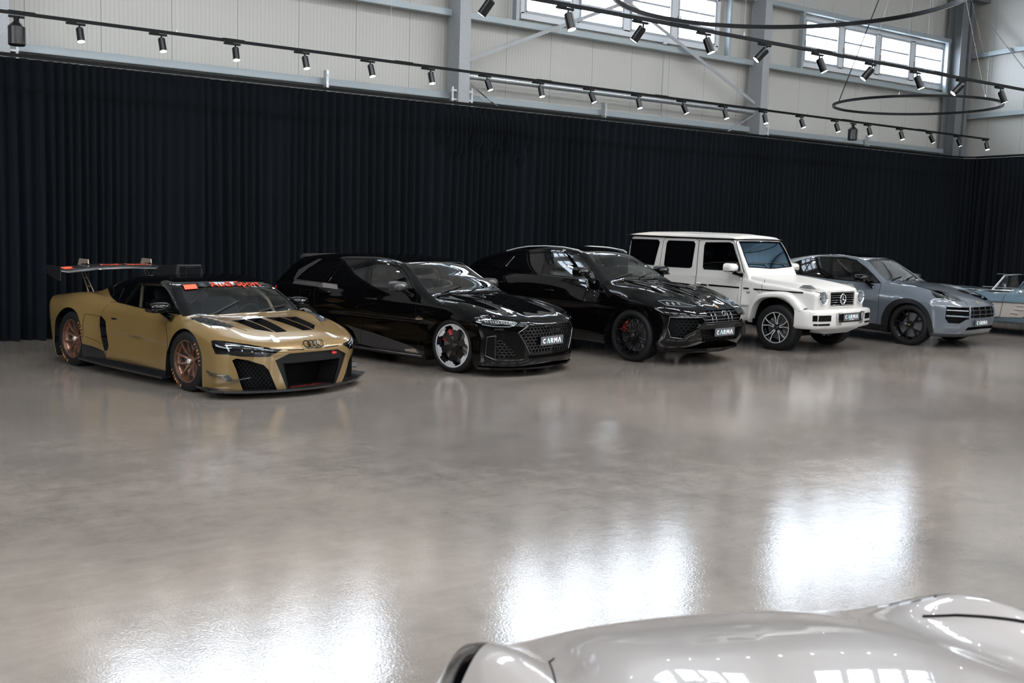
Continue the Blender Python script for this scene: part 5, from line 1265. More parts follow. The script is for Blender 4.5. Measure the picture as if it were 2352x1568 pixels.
    mirror_part(e,-.49,1.01,.925,M_GLOSSB,M_GLOSSB,(.22,.26,.14),arm=((-.50,.98,.88),(-.40,.90,.80)))
    interior(e,-1.05,.2,1.1,.38,M_SEAT,-.25,.84,.66,.38)
    # roll cage, tow hook
    mb=MB()
    for sg in(-1,1): mb.tube([(-.45,sg*.66,.7),(-.62,sg*.62,.95),(-.95,sg*.58,1.15),(-1.75,sg*.52,1.12),(-2.2,sg*.5,.8)],.022,8); mb.tube([(-1.6,sg*.56,1.14),(-1.6,sg*.66,.3)],.022,8)
    mb.tube([(-1.6,-.56,1.14),(-1.6,.56,1.14)],.022,8); mk(e,'roll_cage',mb,mat('cage_paint',(.42,.27,.2),.4),60)
    mb=MB(); mb.tube([(1.03,.30,.50),(1.11,.27,.46)],.011,8); mb.box((1.1,.28,.47),(.03,.07,.02),bev=.005); mk(e,'tow_strap',mb,M_RED,None,label='small red tow loop')
    mb=strip_on(b,[(-.02,.80),(-.28,.80+.0)],'W',.004,.01) if 0 else MB()
    for (x0,y0,x1,y1) in ((-.12,-.62,-.30,-.05),(-.12,.1,-.26,.62)): 
        P=drape(b,[(x0,y0),(x1,y1)],'T',.015,.05,False); mb.tube(P,.007,6)
    mk(e,'wiper',mb,M_MATTE)
    for (x,R,rr) in ((0,.345,.238),(-2.65,.355,.245)):
        for sd in(-1,1): wheel(e,x,sd*.985,R,.31,rr,'r8',M_BRONZE,M_SILV,(M_DARKMETAL,1),sd,0.,('PIRELLI',(.5,.2,.06)) if 1 else None,phase=.25,mcap=M_SILV)
    return e
# ================= black estate =================
def glasscuts(s,O,keys,zmin,wx=-.2):
    s.cut(O['windscreen'][1],'W','glass_f',flt=lambda x,y,z:(z>zmin-.12)&(x>-2.3))
    for k in keys: s.cut(O[k][1],'S','glass_'+k,flt=lambda x,y,z:z>zmin)
def wipers(e,b,sp):
    mb=MB()
    for (x0,y0,x1,y1) in sp:
        P=drape(b,[(x0,y0),(x1,y1)],'T',.014,.05,False)
        if len(P)>1: mb.tube(P,.007,6)
    mk(e,'wiper',mb,M_MATTE)
def handle(e,b,x0,x1,z,m):
    mb=MB(); P=drape(b,[(x0,z),(x0+.03,z+.002),(x1-.03,z+.003),(x1,z)],'S',0,.02,False); n=len(P)
    Q=[(p[0],p[1]-(.028 if 0<i<n-1 else .004),p[2]) for i,p in enumerate(P)]
    mb.tube(Q,.013,8,flat=.8)
    return mk(e,'door_handle',mb,m,60,both=True)
def ring_flare(e,b,poly_out,m,name,off=.012):
    pass
def car_rs6():
    e,b,s,O=start('rs6','estate_car','glossy black estate car with grey decals and silver-edged six-spoke wheels, second from the left',wb=2.93,rarch=.39,zr=.365)
    glasscuts(s,O,('win_front','win_rear','win_quarter'),.95)
    s.cut(O['dlo'][1],'S','dlo',flt=lambda x,y,z:z>.95)
    s.cut(O['decal'][1],'S','decal',flt=lambda x,y,z:(y<-.4)); s.cut(O['decal_light'][1],'S','decall',frm=('decal','body'),flt=side)
    low=lambda x,y,z:(y<-.5)&(z<.6)
    s.cut(O['door_front'][1],'S','doorf',flt=side); s.cut(O['door_rear'][1],'S','doorr',flt=side)
    s.cut(O['decal_low'][1],'S','decalw',frm=('body','doorf','doorr'),flt=low); s.cut(O['decal_sill'][1],'S','silver',frm=('body','doorf','decalw'),flt=low)
    s.cut(O['fendervent'][1],'S','fvent',flt=side)
    s.cut([(-3.8,.17),(-.5,.14),(-.5,.235),(-3.8,.30)],'S','sill',frm=('body',),flt=low)
    s.cut(O['hood'][1],'T','hood',flt=lambda x,y,z:(z>.55)&(x>-.62))
    nose=lambda x,y,z:x>.1
    s.cut(O['headlamp'][1],'D','lamp',frm=('body','hood'),flt=nose); s.cut(O['intake'][1],'D','intake',flt=nose); s.cut(O['fin'][1],'D','fin',flt=nose)
    fr=lambda x,y,z:x>.5
    s.cut(shrink(O['grille'][1],.95),'F','grille',frm=('body','hood'),flt=fr); s.cut(O['grille'][1],'F','gframe',frm=('body','hood'),flt=fr); s.cut(O['lowgrille'][1],'F','lowg',flt=fr)
    s.cut([(-3.46,1.40),(-3.22,1.43),(-3.22,1.7),(-4.3,1.7),(-4.3,1.38)],'S','spoil',flt=lambda x,y,z:z>1.2)
    finish_arches(s,e)
    dupt(s,'lamp','lens'); s.recess('lamp','lampw',d=(-.045,.035,0)); s.recess('intake','intw',d=(-.07,0,0)); s.recess('grille','grw',d=(-.05,0,0)); s.recess('gframe','gfw',d=(-.006,0,0)); s.recess('lowg','lgw',d=(-.05,0,0)); s.recess('fvent','fvw',d=(0,.012,0))
    for k in ('glass_win_front','glass_win_rear','glass_win_quarter'): s.recess(k,'gsw',depth=.004)
    emit(s,('body',),'body',P_BLACK,e); emit(s,'hood','bonnet',P_BLACK,e); emit(s,'doorf','front_door',P_BLACK,e,'pair'); emit(s,'doorr','rear_door',P_BLACK,e,'pair')
    emit(s,('dlo','gsw'),'window_surround',M_GLOSSB,e,'pair'); emit(s,'glass_f','windscreen',M_GLASS,e); emit(s,'glass_win_front','front_side_window',M_GLASS,e,'pair')
    emit(s,'glass_win_rear','rear_side_window',M_PRIV,e,'pair'); emit(s,'glass_win_quarter','quarter_window',M_PRIV,e,'pair')
    emit(s,'decal','side_decal',M_DECAL,e,'pair','grey film decal around the rear quarter window'); emit(s,'decall','side_decal',M_DECAL2,e,'pair','pale grey piece of the decal'); emit(s,'decalw','sill_decal',M_DECAL,e,'pair','grey film decal sweeping along the sill'); emit(s,('silver',),'sill_tip',M_CHROME,e,'pair','bright sill tip')
    emit(s,'sill','side_sill',M_CARBON,e,'pair'); emit(s,('fvent','fvw'),'fender_vent',M_CHROME,e,'pair')
    H=emit(s,('lamp','lampw'),'headlamp',M_GLOSSB,e,'pair'); emit(s,'lens','lens',M_LENS,H)
    emit(s,('intake','intw'),'side_intake',M_MESH,e,'pair'); emit(s,'fin','intake_fin',M_GLOSSB,e,'pair'); emit(s,('grille','grw'),'grille_back',M_MESH,e); emit(s,('gframe','gfw'),'grille_frame',M_GLOSSB,e)
    emit(s,('lowg','lgw'),'lower_grille',M_MESH,e); emit(s,'spoil','roof_spoiler',M_DECAL,e,label='grey roof spoiler')
    meshpanel(e,'grille_mesh',b,shrink(O['grille'][1],.95),.012,M_GRILLE,.066,wid=.0065)
    meshpanel(e,'intake_mesh',b,O['intake'][1],.02,M_GRILLE,.06,wid=.005,vk='D')
    pstrip(b,O['grille'][1][1:-1],'F',.007,.001,'grille_edge',M_GRILLE,e)
    pstrip(b,O['fin'][1],'D',.005,.001,'fin_edge',M_GRILLE,e,True)
    hl=O['headlamp'][1]
    pstrip(b,[(hl[0][0]+.03,hl[0][1]-.008),(hl[1][0]+.02,hl[1][1]-.012),(hl[2][0],hl[2][1]-.012),(hl[3][0],hl[3][1]-.012),(hl[4][0]-.04,hl[4][1]-.010)],'D',.0045,-.008,'light_bar',M_DRL,H)
    pstrip(b,[(hl[7][0]+.02,hl[7][1]+.01),(hl[6][0],hl[6][1]+.01),(hl[5][0]-.02,hl[5][1]+.012),(hl[4][0]-.05,hl[4][1]-.02)],'D',.004,-.008,'light_bar',M_DRL,H)
    for k in range(14):
        t=k/13; x=hl[0][0]+.08+(hl[4][0]-.08-hl[0][0]-.08)*t; z=hl[0][1]-.012-(.044)*t
        pstrip(b,[(x,z),(x+.012,z-.028)],'D',.0045,-.018,'projector',M_DRL,H)
    seams(b,[('S',O['door_front'][1],True),('S',O['door_rear'][1],True),('T',O['hood'][1][1:-1],False),('S',[(-3.06,.93),(-2.83,.94),(-2.83,.80),(-3.04,.79)],True)],e)
    seams(b,[('S',O['dlo'][1],True),('W',O['windscreen'][1][1:-1],False)],e,.005,'window_trim',M_TRIMB)
    ringsbadge(e,(.978,0,.635),.050,4,.072,M_GLOSSB,(1,0,.05),.008)
    plate(e,.995,.468,-.03)
    # front lip
    def slab(pts,z0,z1,name,m): 
        mb=MB(); mb.prism(pts+[(x,-y) for x,y in reversed(pts)],z0,z1); return mk(e,name,mb,m)
    slab([(.42,-.88),(.44,-.955),(.62,-.90),(.80,-.72),(.93,-.45),(.985,-.2),(.995,0)],.10,.125,'front_lip',P_BLACK)
    mb=MB(); mb.ribbon([(-.52,-.86,.15),(-2.5,-.86,.17)],[(-.52,-.975,.145),(-2.5,-.985,.165)],(0,0,.03)); mk(e,'side_skirt',mb,M_CARBON,both=True)
    mb=MB(); mb.tube([(-.52,-.978,.172),(-2.5,-.988,.19)],.006,6); mk(e,'skirt_edge',mb,M_TRIMB,60,both=True)
    for x0,x1,z in ((-2.65,-2.41,.925),(-1.70,-1.46,.89)): handle(e,b,x0,x1,z,P_BLACK)
    mirror_part(e,-.93,1.02,1.105,M_DECAL,M_GLOSSB,(.21,.24,.15),arm=((-.90,.97,1.06),(-.80,.87,.98)))
    interior(e,-1.5,.35,1.38,.38,M_SEAT,-.62,1.0,.68,.38,rear=-2.6)
    wipers(e,b,((-.56,-.55,-.66,.0),(-.56,.05,-.68,.6)))
    mb=MB(); V=[];F=[]
    sec=[(-3.15,.57,1.468),(-3.35,.56,1.458),(-3.53,.52,1.448)]
    for x,w,z in sec: V+=[(x,-w,z-.05),(x,-w*.9,z+.004),(x,w*.9,z+.004),(x,w,z-.05),(x,w,z-.07),(x,-w,z-.07)]
    for i in range(2):
        for k in range(6): F.append((i*6+k,i*6+(k+1)%6,i*6+6+(k+1)%6,i*6+6+k))
    F+=[(0,1,2,3,4,5),(12,13,14,15,16,17)]; mb.add(V,F); mk(e,'roof_spoiler',mb,M_DECAL)
    mb=MB(); mb.add([(-3.2,-.60,1.41),(-3.53,-.52,1.44),(-3.50,-.56,1.26),(-3.38,-.62,1.27)],[(0,1,2,3)]); mk(e,'spoiler_side',mb,M_DECAL,both=True)
    mb=MB(); mb.add([(-2.78,-.02,1.508),(-2.78,.02,1.508),(-2.90,.006,1.56),(-2.90,-.006,1.56),(-2.92,-.02,1.508),(-2.92,.02,1.508)],[(0,1,2,3),(4,5,2,3),(0,3,4),(1,2,5)]); mk(e,'roof_antenna',mb,M_CHROME)
    strip_on(b,[(-3.62,.85),(-3.8,.93)],'S',.02,.0).build('tail_lamp',M_TAIL,e,60)
    for (x) in (0,-2.93):
        for sd in(-1,1): wheel(e,x,sd*.965,.365,.285,.288,'rs6',M_RIMB,M_SILV,(M_RED,1),sd,0.,phase=.35)
    return e
# ================= black coupe SUV =================
def car_urus():
    e,b,s,O=start('urus','sports_suv','glossy black coupe-style SUV with fine black spokes, between the estate car and the white off-roader',wb=3.0,rarch=.43,zr=.40)
    glasscuts(s,O,('win_front','win_rear','win_quarter'),1.08)
    s.cut(O['dlo'][1],'S','dlo',flt=lambda x,y,z:z>1.08)
    low=lambda x,y,z:(y<-.4)&(z<1.1)
    s.cut(spl(O['trimF'][1]),'S','archt',flt=low); s.cut(circ(-3.,.40,.50),'S','archr',flt=low)
    s.cut(O['door_front'][1],'S','doorf',flt=side); s.cut(O['door_rear'][1],'S','doorr',flt=side); s.cut(O['fendervent'][1],'S','fvent',flt=side)
    s.cut([(-2.6,.15),(-.5,.15),(-.5,.42),(-2.6,.44)],'S','sill',flt=low)
    s.cut(O['hood'][1],'T','hood',flt=lambda x,y,z:(z>.6)&(x>-.75))
    nose=lambda x,y,z:x>.1
    s.cut(O['headlamp'][1],'D','lamp',frm=('body','hood'),flt=nose); s.cut(O['intake'][1],'D','intake',flt=nose)
    fr=lambda x,y,z:x>.5
    s.cut(O['grille'][1],'F','grille',frm=('body','hood'),flt=fr); s.cut(O['lowgrille'][1],'F','lowg',frm=('body','intake'),flt=fr)
    finish_arches(s,e)
    dupt(s,'lamp','lens'); s.recess('lamp','lampw',d=(-.04,.03,0)); s.recess('intake','intw',d=(-.09,0,0)); s.recess('grille','grw',d=(-.06,0,0)); s.recess('lowg','lgw',d=(-.06,0,0)); s.recess('fvent','fvw',d=(0,.03,0)); s.recess('archt','atw',depth=-.012); s.recess('archr','arw',depth=-.012)
    for k in ('glass_win_front','glass_win_rear','glass_win_quarter'): s.recess(k,'gsw',depth=.004)
    emit(s,('body',),'body',P_BLACK,e); emit(s,'hood','bonnet',P_BLACK,e); emit(s,'doorf','front_door',P_BLACK,e,'pair'); emit(s,'doorr','rear_door',P_BLACK,e,'pair')
    emit(s,('dlo','gsw'),'window_surround',M_GLOSSB,e,'pair'); emit(s,'glass_f','windscreen',M_GLASS,e); emit(s,'glass_win_front','front_side_window',M_GLASS,e,'pair')
    emit(s,'glass_win_rear','rear_side_window',M_PRIV,e,'pair'); emit(s,'glass_win_quarter','quarter_window',M_PRIV,e,'pair')
    emit(s,('archt','atw'),'wheel_arch_trim',M_GLOSSB,e,'pair'); emit(s,('archr','arw'),'wheel_arch_trim',M_GLOSSB,e,'pair'); emit(s,'sill','side_sill',M_GLOSSB,e,'pair'); emit(s,('fvent','fvw'),'fender_vent',M_MESH,e,'pair')
    H=emit(s,('lamp','lampw'),'headlamp',M_GLOSSB,e,'pair'); emit(s,'lens','lens',M_LENS,H)
    emit(s,('intake','intw'),'side_intake',M_MESH,e,'pair'); emit(s,('grille','grw'),'grille_back',M_MESH,e); emit(s,('lowg','lgw'),'lower_grille',M_MESH,e)
    meshpanel(e,'intake_mesh',b,O['intake'][1],.06,M_MATTE,.07,wid=.004,vk='D')
    pstrip(b,O['intake'][1],'D',.007,.0,'intake_edge',M_GRILLE,e,True)
    meshpanel(e,'lower_mesh',b,[(-.5,.46),(.05,.46),(.05,.37),(-.45,.37)],.03,M_GLOSSB,.06,wid=.005)
    mb=MB()
    for z in (.80,.745,.69,.648): q=strip_on(b,[(-.42-(.82-z)*.4,z),(.05,z)],'F',.008,-.012); mb.add(q.v,q.f)
    for y in (-.26,-.16): q=strip_on(b,[(y,.82),(y,.64)],'F',.014,-.03); mb.add(q.v,q.f)
    mk(e,'grille_bar',mb,M_GRILLE,60)
    # body-coloured diagonal struts over the intakes, and bumper blades
    st2=O['strut'][1]; mb=MB()
    P=drape(b,[st2[0],((st2[0][0]+st2[3][0])/2,(st2[0][1]+st2[3][1])/2),st2[3]],'D',.012,.03,False); mb.tube(P,.03,6,flat=.6); q=MB(); q.add([(p[0],-p[1],p[2]) for p in mb.v],mb.f); mb.build('bumper_strut',P_BLACK,e,60); q.build('bumper_strut',P_BLACK,e,60)
    mb=strip_on(b,[(-.62,.62),(-.3,.615),(.05,.615)],'F',.016,.0); mk(e,'bumper_bar',mb,P_BLACK,60)
    def slab(pts,z0,z1,name,m): 
        mb=MB(); mb.prism(pts+[(x,-y) for x,y in reversed(pts)],z0,z1); return mk(e,name,mb,m)
    slab([(.40,-.82),(.45,-.93),(.66,-.84),(.84,-.62),(.95,-.35),(.985,0)],.225,.26,'front_lip',P_BLACK)
    slab([(.38,-.75),(.62,-.72),(.80,-.5),(.88,-.2),(.9,0)],.185,.21,'under_tray',M_GLOSSB)
    hl=O['headlamp'][1]
    pstrip(b,[(hl[0][0]+.02,hl[0][1]-.004),(hl[1][0],hl[1][1]-.012),(hl[2][0],hl[2][1]-.010),(hl[3][0],hl[3][1]-.010),(hl[4][0]-.02,hl[4][1]-.004)],'D',.004,-.006,'light_bar',M_DRL,H)
    pstrip(b,[(hl[0][0]+.02,hl[0][1]-.006),(hl[6][0],hl[6][1]+.008),(hl[5][0],hl[5][1]+.008),(hl[4][0]-.02,hl[4][1]-.006)],'D',.003,-.006,'light_bar',M_DRL,H)
    for t in (.2,.34,.48): 
        x=hl[0][0]+.02+(hl[4][0]-hl[0][0])*t; z=.935-.02*t
        pstrip(b,[(x,z+.014),(x+.03,z-.010)],'D',.014,-.02,'projector',M_DRL,H)
    seams(b,[('S',O['door_front'][1],True),('S',O['door_rear'][1],True),('T',O['hood'][1][1:-1],False)],e)
    seams(b,[('S',O['dlo'][1],True),('S',O['win_quarter'][1],True)],e,.0055,'window_trim',M_TRIMB)
    ringsbadge(e,(.975,0,.775),.038,1,.07,M_CHROME,(1,0,.2),.006)
    P=drape(b,[(.85,-.0),(.80,.0)],'T',.006,.02,False); mb=MB(); mb.add([(.80,-.03,0),(.80,.03,0),(.86,.03,0),(.88,0,0),(.86,-.03,0)],[(0,1,2,3,4)])
    tv=np.array(mb.v); Hh,ok=b.hits(np.stack([tv[:,0],tv[:,1],np.full(5,6.)],1),np.array([0,0,-1.])); mb.v=[tuple(p+np.array([0,0,.004])) for p in Hh]; mk(e,'bonnet_badge',mb,M_GOLDB)
    plate(e,1.005,.495,.015)
    for x0,x1,z in ((-3.02,-2.80,1.03),(-1.86,-1.64,.965)): handle(e,b,x0,x1,z,P_BLACK)
    mirror_part(e,-.98,1.03,1.30,P_BLACK,P_BLACK,(.23,.25,.16),arm=((-.95,.98,1.25),(-.86,.87,1.14)))
    for sg in(-1,1):
        mb=MB(); mb.tube([(-1.40,sg*.575,1.590),(-1.48,sg*.58,1.628),(-1.8,sg*.585,1.662),(-2.2,sg*.585,1.668),(-2.6,sg*.58,1.645),(-2.9,sg*.57,1.60),(-3.15,sg*.56,1.545)],.010,8); mb.build('roof_rail',M_SILV,e,60,'satin silver roof rail')
    interior(e,-1.7,.5,1.52,.38,M_SEATL,-.75,1.17,.66,.38,rear=-2.8)
    wipers(e,b,((-.70,-.55,-.80,.0),(-.70,.05,-.82,.55)))
    for (x) in (0,-3.):
        for sd in(-1,1): wheel(e,x,sd*1.,.395,.30,.305,'urus',M_RIMB,M_SILV,(M_RED,1),sd,0.,phase=.3)
    return e
# ================= white off-roader =================
def car_g():
    e,b,s,O=start('g','off_roader','boxy white off-road car, tallest of the row, fourth from the left',wb=2.89,rarch=.45,zr=.42)
    s.cut(O['windscreen'][1],'W','glass_f',flt=lambda x,y,z:(z>1.25)&(x>-1.6))
    hi=lambda x,y,z:z>1.1
    for k in ('win_front','win_rear','win_quarter'):
        s.cut(O[k][1],'S','glass_'+k,flt=hi); s.cut(shrink(O[k][1],1.08),'S','wframe',flt=hi)
    s.cut(shrink(O['windscreen'][1],1.0),'W','x',frm=('zzz',))
    s.cut([(-3.75,1.845),(-1.02,1.845),(-1.02,1.875),(-3.75,1.88)],'S','gutter',flt=hi)
    for k in ('trim1','trim2','trim3','trim4'): s.cut(O[k][1],'S','trim',flt=side)
    s.cut([(.45,.998),(.66,.998),(.66,1.02),(.45,1.02)],'S','body0',frm=('zzz',))
    s.cut(O['door_front'][1],'S','doorf',flt=side); s.cut(O['door_rear'][1],'S','doorr',flt=side)
    fr=lambda x,y,z:x>.4
    s.cut([(-.605+.104*math.cos(a),.932+.104*math.sin(a)) for a in [2*PI*i/28 for i in range(28)]],'F','lampbed',flt=fr); s.cut([(.05,1.031),(-.405,1.031),(-.39,.785),(.05,.785)],'F','grille',flt=fr)
    finish_arches(s,e,.34)
    s.recess('grille','grw',d=(-.05,0,0)); s.recess('lampbed','lbw',d=(-.03,0,0))
    for k in ('glass_win_front','glass_win_rear','glass_win_quarter'): s.recess(k,'gsw',depth=.006)
    s.recess('glass_f','gfw',depth=.012); s.recess('trim','trw',depth=-.012)
    emit(s,('body','x'),'body',P_WHITE,e); emit(s,'doorf','front_door',P_WHITE,e,'pair'); emit(s,'doorr','rear_door',P_WHITE,e,'pair')
    emit(s,('wframe','gsw'),'window_seal',P_WHITE,e,'pair'); emit(s,('gfw',),'windscreen_seal',M_RUBBER,e); emit(s,'glass_f','windscreen',M_GLASSB,e,label='blue-tinted windscreen'); emit(s,'glass_win_front','front_side_window',M_GLASS,e,'pair')
    emit(s,'glass_win_rear','rear_side_window',M_PRIV,e,'pair'); emit(s,'glass_win_quarter','quarter_window',M_PRIV,e,'pair'); emit(s,('gutter',),'roof_gutter',M_MATTE,e,'pair'); emit(s,('trim','trw'),'rub_strip',M_GLOSSB,e,'pair')
    emit(s,('grille','grw'),'grille_back',M_MESH,e); H=emit(s,('lampbed','lbw'),'headlamp',M_GLOSSB,e,'pair')
    seams(b,[('S',O['door_front'][1],True),('S',O['door_rear'][1],True),('S',[(-.575,1.02),(-.40,.93),(-.42,1.18)],False)],e,.004)
    for k in ('win_front','win_rear','win_quarter'): seams(b,[('S',O[k][1],True)],e,.007,'window_rubber')
    seams(b,[('W',O['windscreen'][1][1:-1],False)],e,.012,'window_rubber')
    strip_on(b,[(-1.06,1.85),(-.80,1.28)],'S',.008,.0).build('pillar_seam',M_MATTE,e,60)
    # grille bars and star
    mb=MB()
    for z in (1.012,.968,.932,.888,.852,.808): mb.box((.69,0,z),(.02,.80,.014),bev=.004)
    mk(e,'grille_bar',mb,M_CHROME)
    mb=MB(); R=frame((.705,0,.91),(0,1,0),(1,0,0)); pts=[R@Vector((.085*math.cos(2*PI*i/36),.085*math.sin(2*PI*i/36),0)) for i in range(36)]; mb.tube(pts,.010,8,True)
    for a in (PI/2,PI/2+2*PI/3,PI/2-2*PI/3): 
        p=[Vector((0,0,.012)),Vector((.018*math.cos(a+1.05),.018*math.sin(a+1.05),0)),Vector((.082*math.cos(a),.082*math.sin(a),0)),Vector((.018*math.cos(a-1.05),.018*math.sin(a-1.05),0))]; mb.add([R@q for q in p],[(0,1,2),(0,2,3)])
    mk(e,'star_badge',mb,M_CHROME,50)
    mb=strip_on(b,[(.03,1.036),(-.41,1.036),(-.395,.78),(.03,.78)],'F',.010,.004); mk(e,'grille_surround',mb,P_WHITE,60)
    for i,sg in enumerate((-1,1)):
        c=(.70,sg*.605,.932); M=Matrix.Translation(c)@Matrix.Rotation(PI/2,4,'Y')
        m=MB(); m.lathe([(.093,-.03),(.105,.0),(.112,.006),(.112,-.03)],36,M); m.build('lamp_ring',M_CHROME,H[i],40)
        m=MB(); m.lathe([(0,-.02),(.06,-.022),(.095,-.01)],36,M); m.build('reflector',M_LAMP,H[i],40)
        m=MB(); 
        for z in(-.03,.03): m.box((c[0]-.012,c[1],c[2]+z),(.02,.10,.008))
        m.box((c[0]-.01,c[1],c[2]),(.02,.012,.10)); m.tube([(c[0]-.02+.0,c[1]+.088*math.cos(2*PI*k/30),c[2]+.088*math.sin(2*PI*k/30)) for k in range(30)],.006,6,True); m.build('light_bar',M_DRL,H[i],40)
        m=MB(); m.lathe([(0,.022),(.05,.018),(.095,.002)],36,M); m.build('lens',M_LENS,H[i],40)
        m=MB(); m.lathe([(.115,0.004),(.150,.006),(.155,-.03)],36,M); 
        # indicator pod on the wing
        m=MB(); m.add([(.27,sg*.72,1.085),(.53,sg*.70,1.075),(.53,sg*.60,1.075),(.27,sg*.62,1.085),(.34,sg*.695,1.14),(.47,sg*.69,1.14),(.46,sg*.62,1.14),(.34,sg*.63,1.14)],[(0,1,5,4),(1,2,6,5),(2,3,7,6),(3,0,4,7),(4,5,6,7),(0,3,2,1)]); o=m.build('indicator',M_CHROME,e); 
    # wing flares
    def flare(ax,flip):
        outer=[(-.575,.50),(-.557,.745),(-.42,.91),(-.221,.963),(.109,.977),(.285,.923),(.42,.821),(.50,.735)]; inner=[(-.532,.50),(-.475,.712),(-.37,.846),(-.194,.903),(.069,.917),(.225,.862),(.362,.741),(.42,.70)]
        f=(lambda p:(ax+(-p[0] if flip else p[0]),p[1]))
        outer=[f(p) for p in outer]; inner=[f(p) for p in inner]
        def sm(P):
            out=[]
            for i in range(len(P)-1):
                for t in (0,.34,.67): 
                    p0=P[max(i-1,0)];p1=P[i];p2=P[i+1];p3=P[min(i+2,len(P)-1)]
                    out.append(tuple(.5*((2*p1[k])+(-p0[k]+p2[k])*t+(2*p0[k]-5*p1[k]+4*p2[k]-p3[k])*t*t+(-p0[k]+3*p1[k]-3*p2[k]+p3[k])*t**3) for k in(0,1)))
            return out+[P[-1]]
        outer=sm(outer);inner=sm(inner); n=len(outer)
        mb=MB(); V=[]; rows=[[(p[0],-.79,p[1]+.035) for p in outer],[(p[0],-.86,p[1]+.022) for p in outer],[(p[0],-.925,p[1]+.008) for p in outer],[(p[0],-.95,p[1]-.012) for p in outer],[(p[0]*.5+q[0]*.5,-.962,p[1]*.5+q[1]*.5) for p,q in zip(outer,inner)],[(q[0],-.955,q[1]) for q in inner],[(q[0],-.90,q[1]-.004) for q in inner],[(q[0],-.78,q[1]) for q in inner]]
        F=[]
        for r in rows: V+=r
        for i in range(len(rows)-1):
            for k in range(n-1): F.append((i*n+k,i*n+k+1,(i+1)*n+k+1,(i+1)*n+k))
        mb.add(V,F); return mk(e,'wing_flare',mb,P_WHITE,50,both=True)
    flare(0,False); flare(-2.89,True)
    # front bumper
    pl=[(.36,-.955),(.52,-.955),(.68,-.92),(.76,-.86),(.80,-.62),(.845,-.50),(.855,0)]; full=pl+[(x,-y) for x,y in reversed(pl[:-1])]
    def off(P,d): return [(x-d,y*(1-d*.5)) for x,y in P]
    mb=MB(); lv=[(off(full,.05),.415),(off(full,.012),.44),(full,.48),(full,.69),(off(full,.012),.72),(off(full,.04),.735),([(.40 if x>.55 else x,y*.9) for x,y in full],.735)]
    n=len(full); V=[];F=[]
    for P,z in lv: V+=[(x,y,z+(.0)) for x,y in P]
    for i in range(len(lv)-1):
        for k in range(n-1): F.append((i*n+k,i*n+k+1,(i+1)*n+k+1,(i+1)*n+k))
    mb.add(V,F); mb.add([(x,y,.42) for x,y in off(full,.05)],[tuple(range(n))]); bp=mk(e,'front_bumper',mb,P_WHITE,50)
    def onb(y,z,o): # point on the bumper face
        a=abs(y)
        for (x0,y0),(x1,y1) in zip(pl,pl[1:]):
            if -y0>=a>=-y1: t=(a+y0)/(y0-y1) if y0!=y1 else 0; t=(-y0-a)/(-y0+y1); return (x0+(x1-x0)*t+o,y,z)
        return (pl[-1][0]+o,y,z)
    for sg in (-1,1):
        for (ya,yb,z0,z1,nm) in ((.56,.915,.555,.655,'bumper_intake'),(.58,.905,.482,.515,'bumper_slot')):
            m=MB(); A=[onb(sg*(ya+(yb-ya)*i/8),z1,.004) for i in range(9)]; B=[onb(sg*(ya+(yb-ya)*i/8),z0,.004) for i in range(9)]; m.ribbon(A,B,(-.03,0,0)); m.build(nm,M_MESH,bp)
            if nm=='bumper_intake':
                m=MB()
                for j in range(5): m.tube([onb(sg*(ya+(yb-ya)*i/8),z0+(z1-z0)*(j+.5)/5,.006) for i in range(9)],.003,4)
                for j in range(9): m.tube([onb(sg*(ya+(yb-ya)*(j+.5)/9),z,.006) for z in (z0,z1)],.003,4)
                m.build('intake_mesh',M_GLOSSB,bp)
        m=MB(); m.tube([(.868,sg*.31,.685),(.868,sg*.435,.69),(.868,sg*.40,.52),(.862,sg*.30,.50)],.020,6,flat=.7); m.build('bumper_bracket',M_CHROME,bp,60)
    m=MB(); m.box((.858,0,.605),(.02,.72,.15),bev=.005); m.build('bumper_opening',M_MESH,bp)
    m=MB(); m.tube([(.865,-.40,.555),(.868,0,.55),(.865,.40,.555)],.008,6); m.build('bumper_grid',M_GLOSSB,bp)
    plate(e,.885,.612,0.,sub=True)
    m=MB(); m.ribbon([(.50,-.6,.42),(.80,-.4,.41),(.80,.4,.41),(.50,.6,.42)],[(.40,-.5,.33),(.62,-.36,.31),(.62,.36,.31),(.40,.5,.33)],(0,0,.012)); mk(e,'skid_plate',m,M_SILV)
    m=MB(); m.box((.25,0,.30),(.1,1.5,.09),bev=.03); m.box((0,0,.34),(.12,1.4,.12),bev=.04); m.box((-1.4,0,.42),(3.4,1.1,.14),bev=.03); mk(e,'chassis',m,M_RUBBER)
    m=MB(); m.box((-1.45,-.90,.43),(1.65,.14,.05),bev=.015); mk(e,'running_board',m,M_MATTE,both=True)
    m=MB(); m.box((-1.45,-.975,.435),(1.65,.015,.03),bev=.005); mk(e,'step_edge',m,M_CHROME,both=True)
    # roof cap
    m=MB(); V=[];F=[]
    sec=[(-1.045,1.868,1.885,.70),(-1.10,1.872,1.93,.735),(-1.5,1.876,1.965,.745),(-2.5,1.880,1.972,.745),(-3.3,1.880,1.95,.742),(-3.52,1.880,1.925,.73),(-3.56,1.875,1.90,.70)]
    n=13
    for x,z0,z1,w in sec:
        for i in range(n):
            t=-1+2*i/(n-1); a=abs(t)**5; V.append((x,t*w*1.02,z1-(z1-z0)*a-.02*t*t*(1-a)))
    for i in range(len(sec)-1):
        for k in range(n-1): F.append((i*n+k,i*n+k+1,(i+1)*n+k+1,(i+1)*n+k))
    m.add(V,F); mk(e,'roof_panel',m,P_WHITE,70)
    m=MB(); m.tube([(-3.56,-.765,1.872),(-1.06,-.765,1.868)],.012,6); mk(e,'drip_rail',m,M_MATTE,60,both=True)
    m=MB(); 
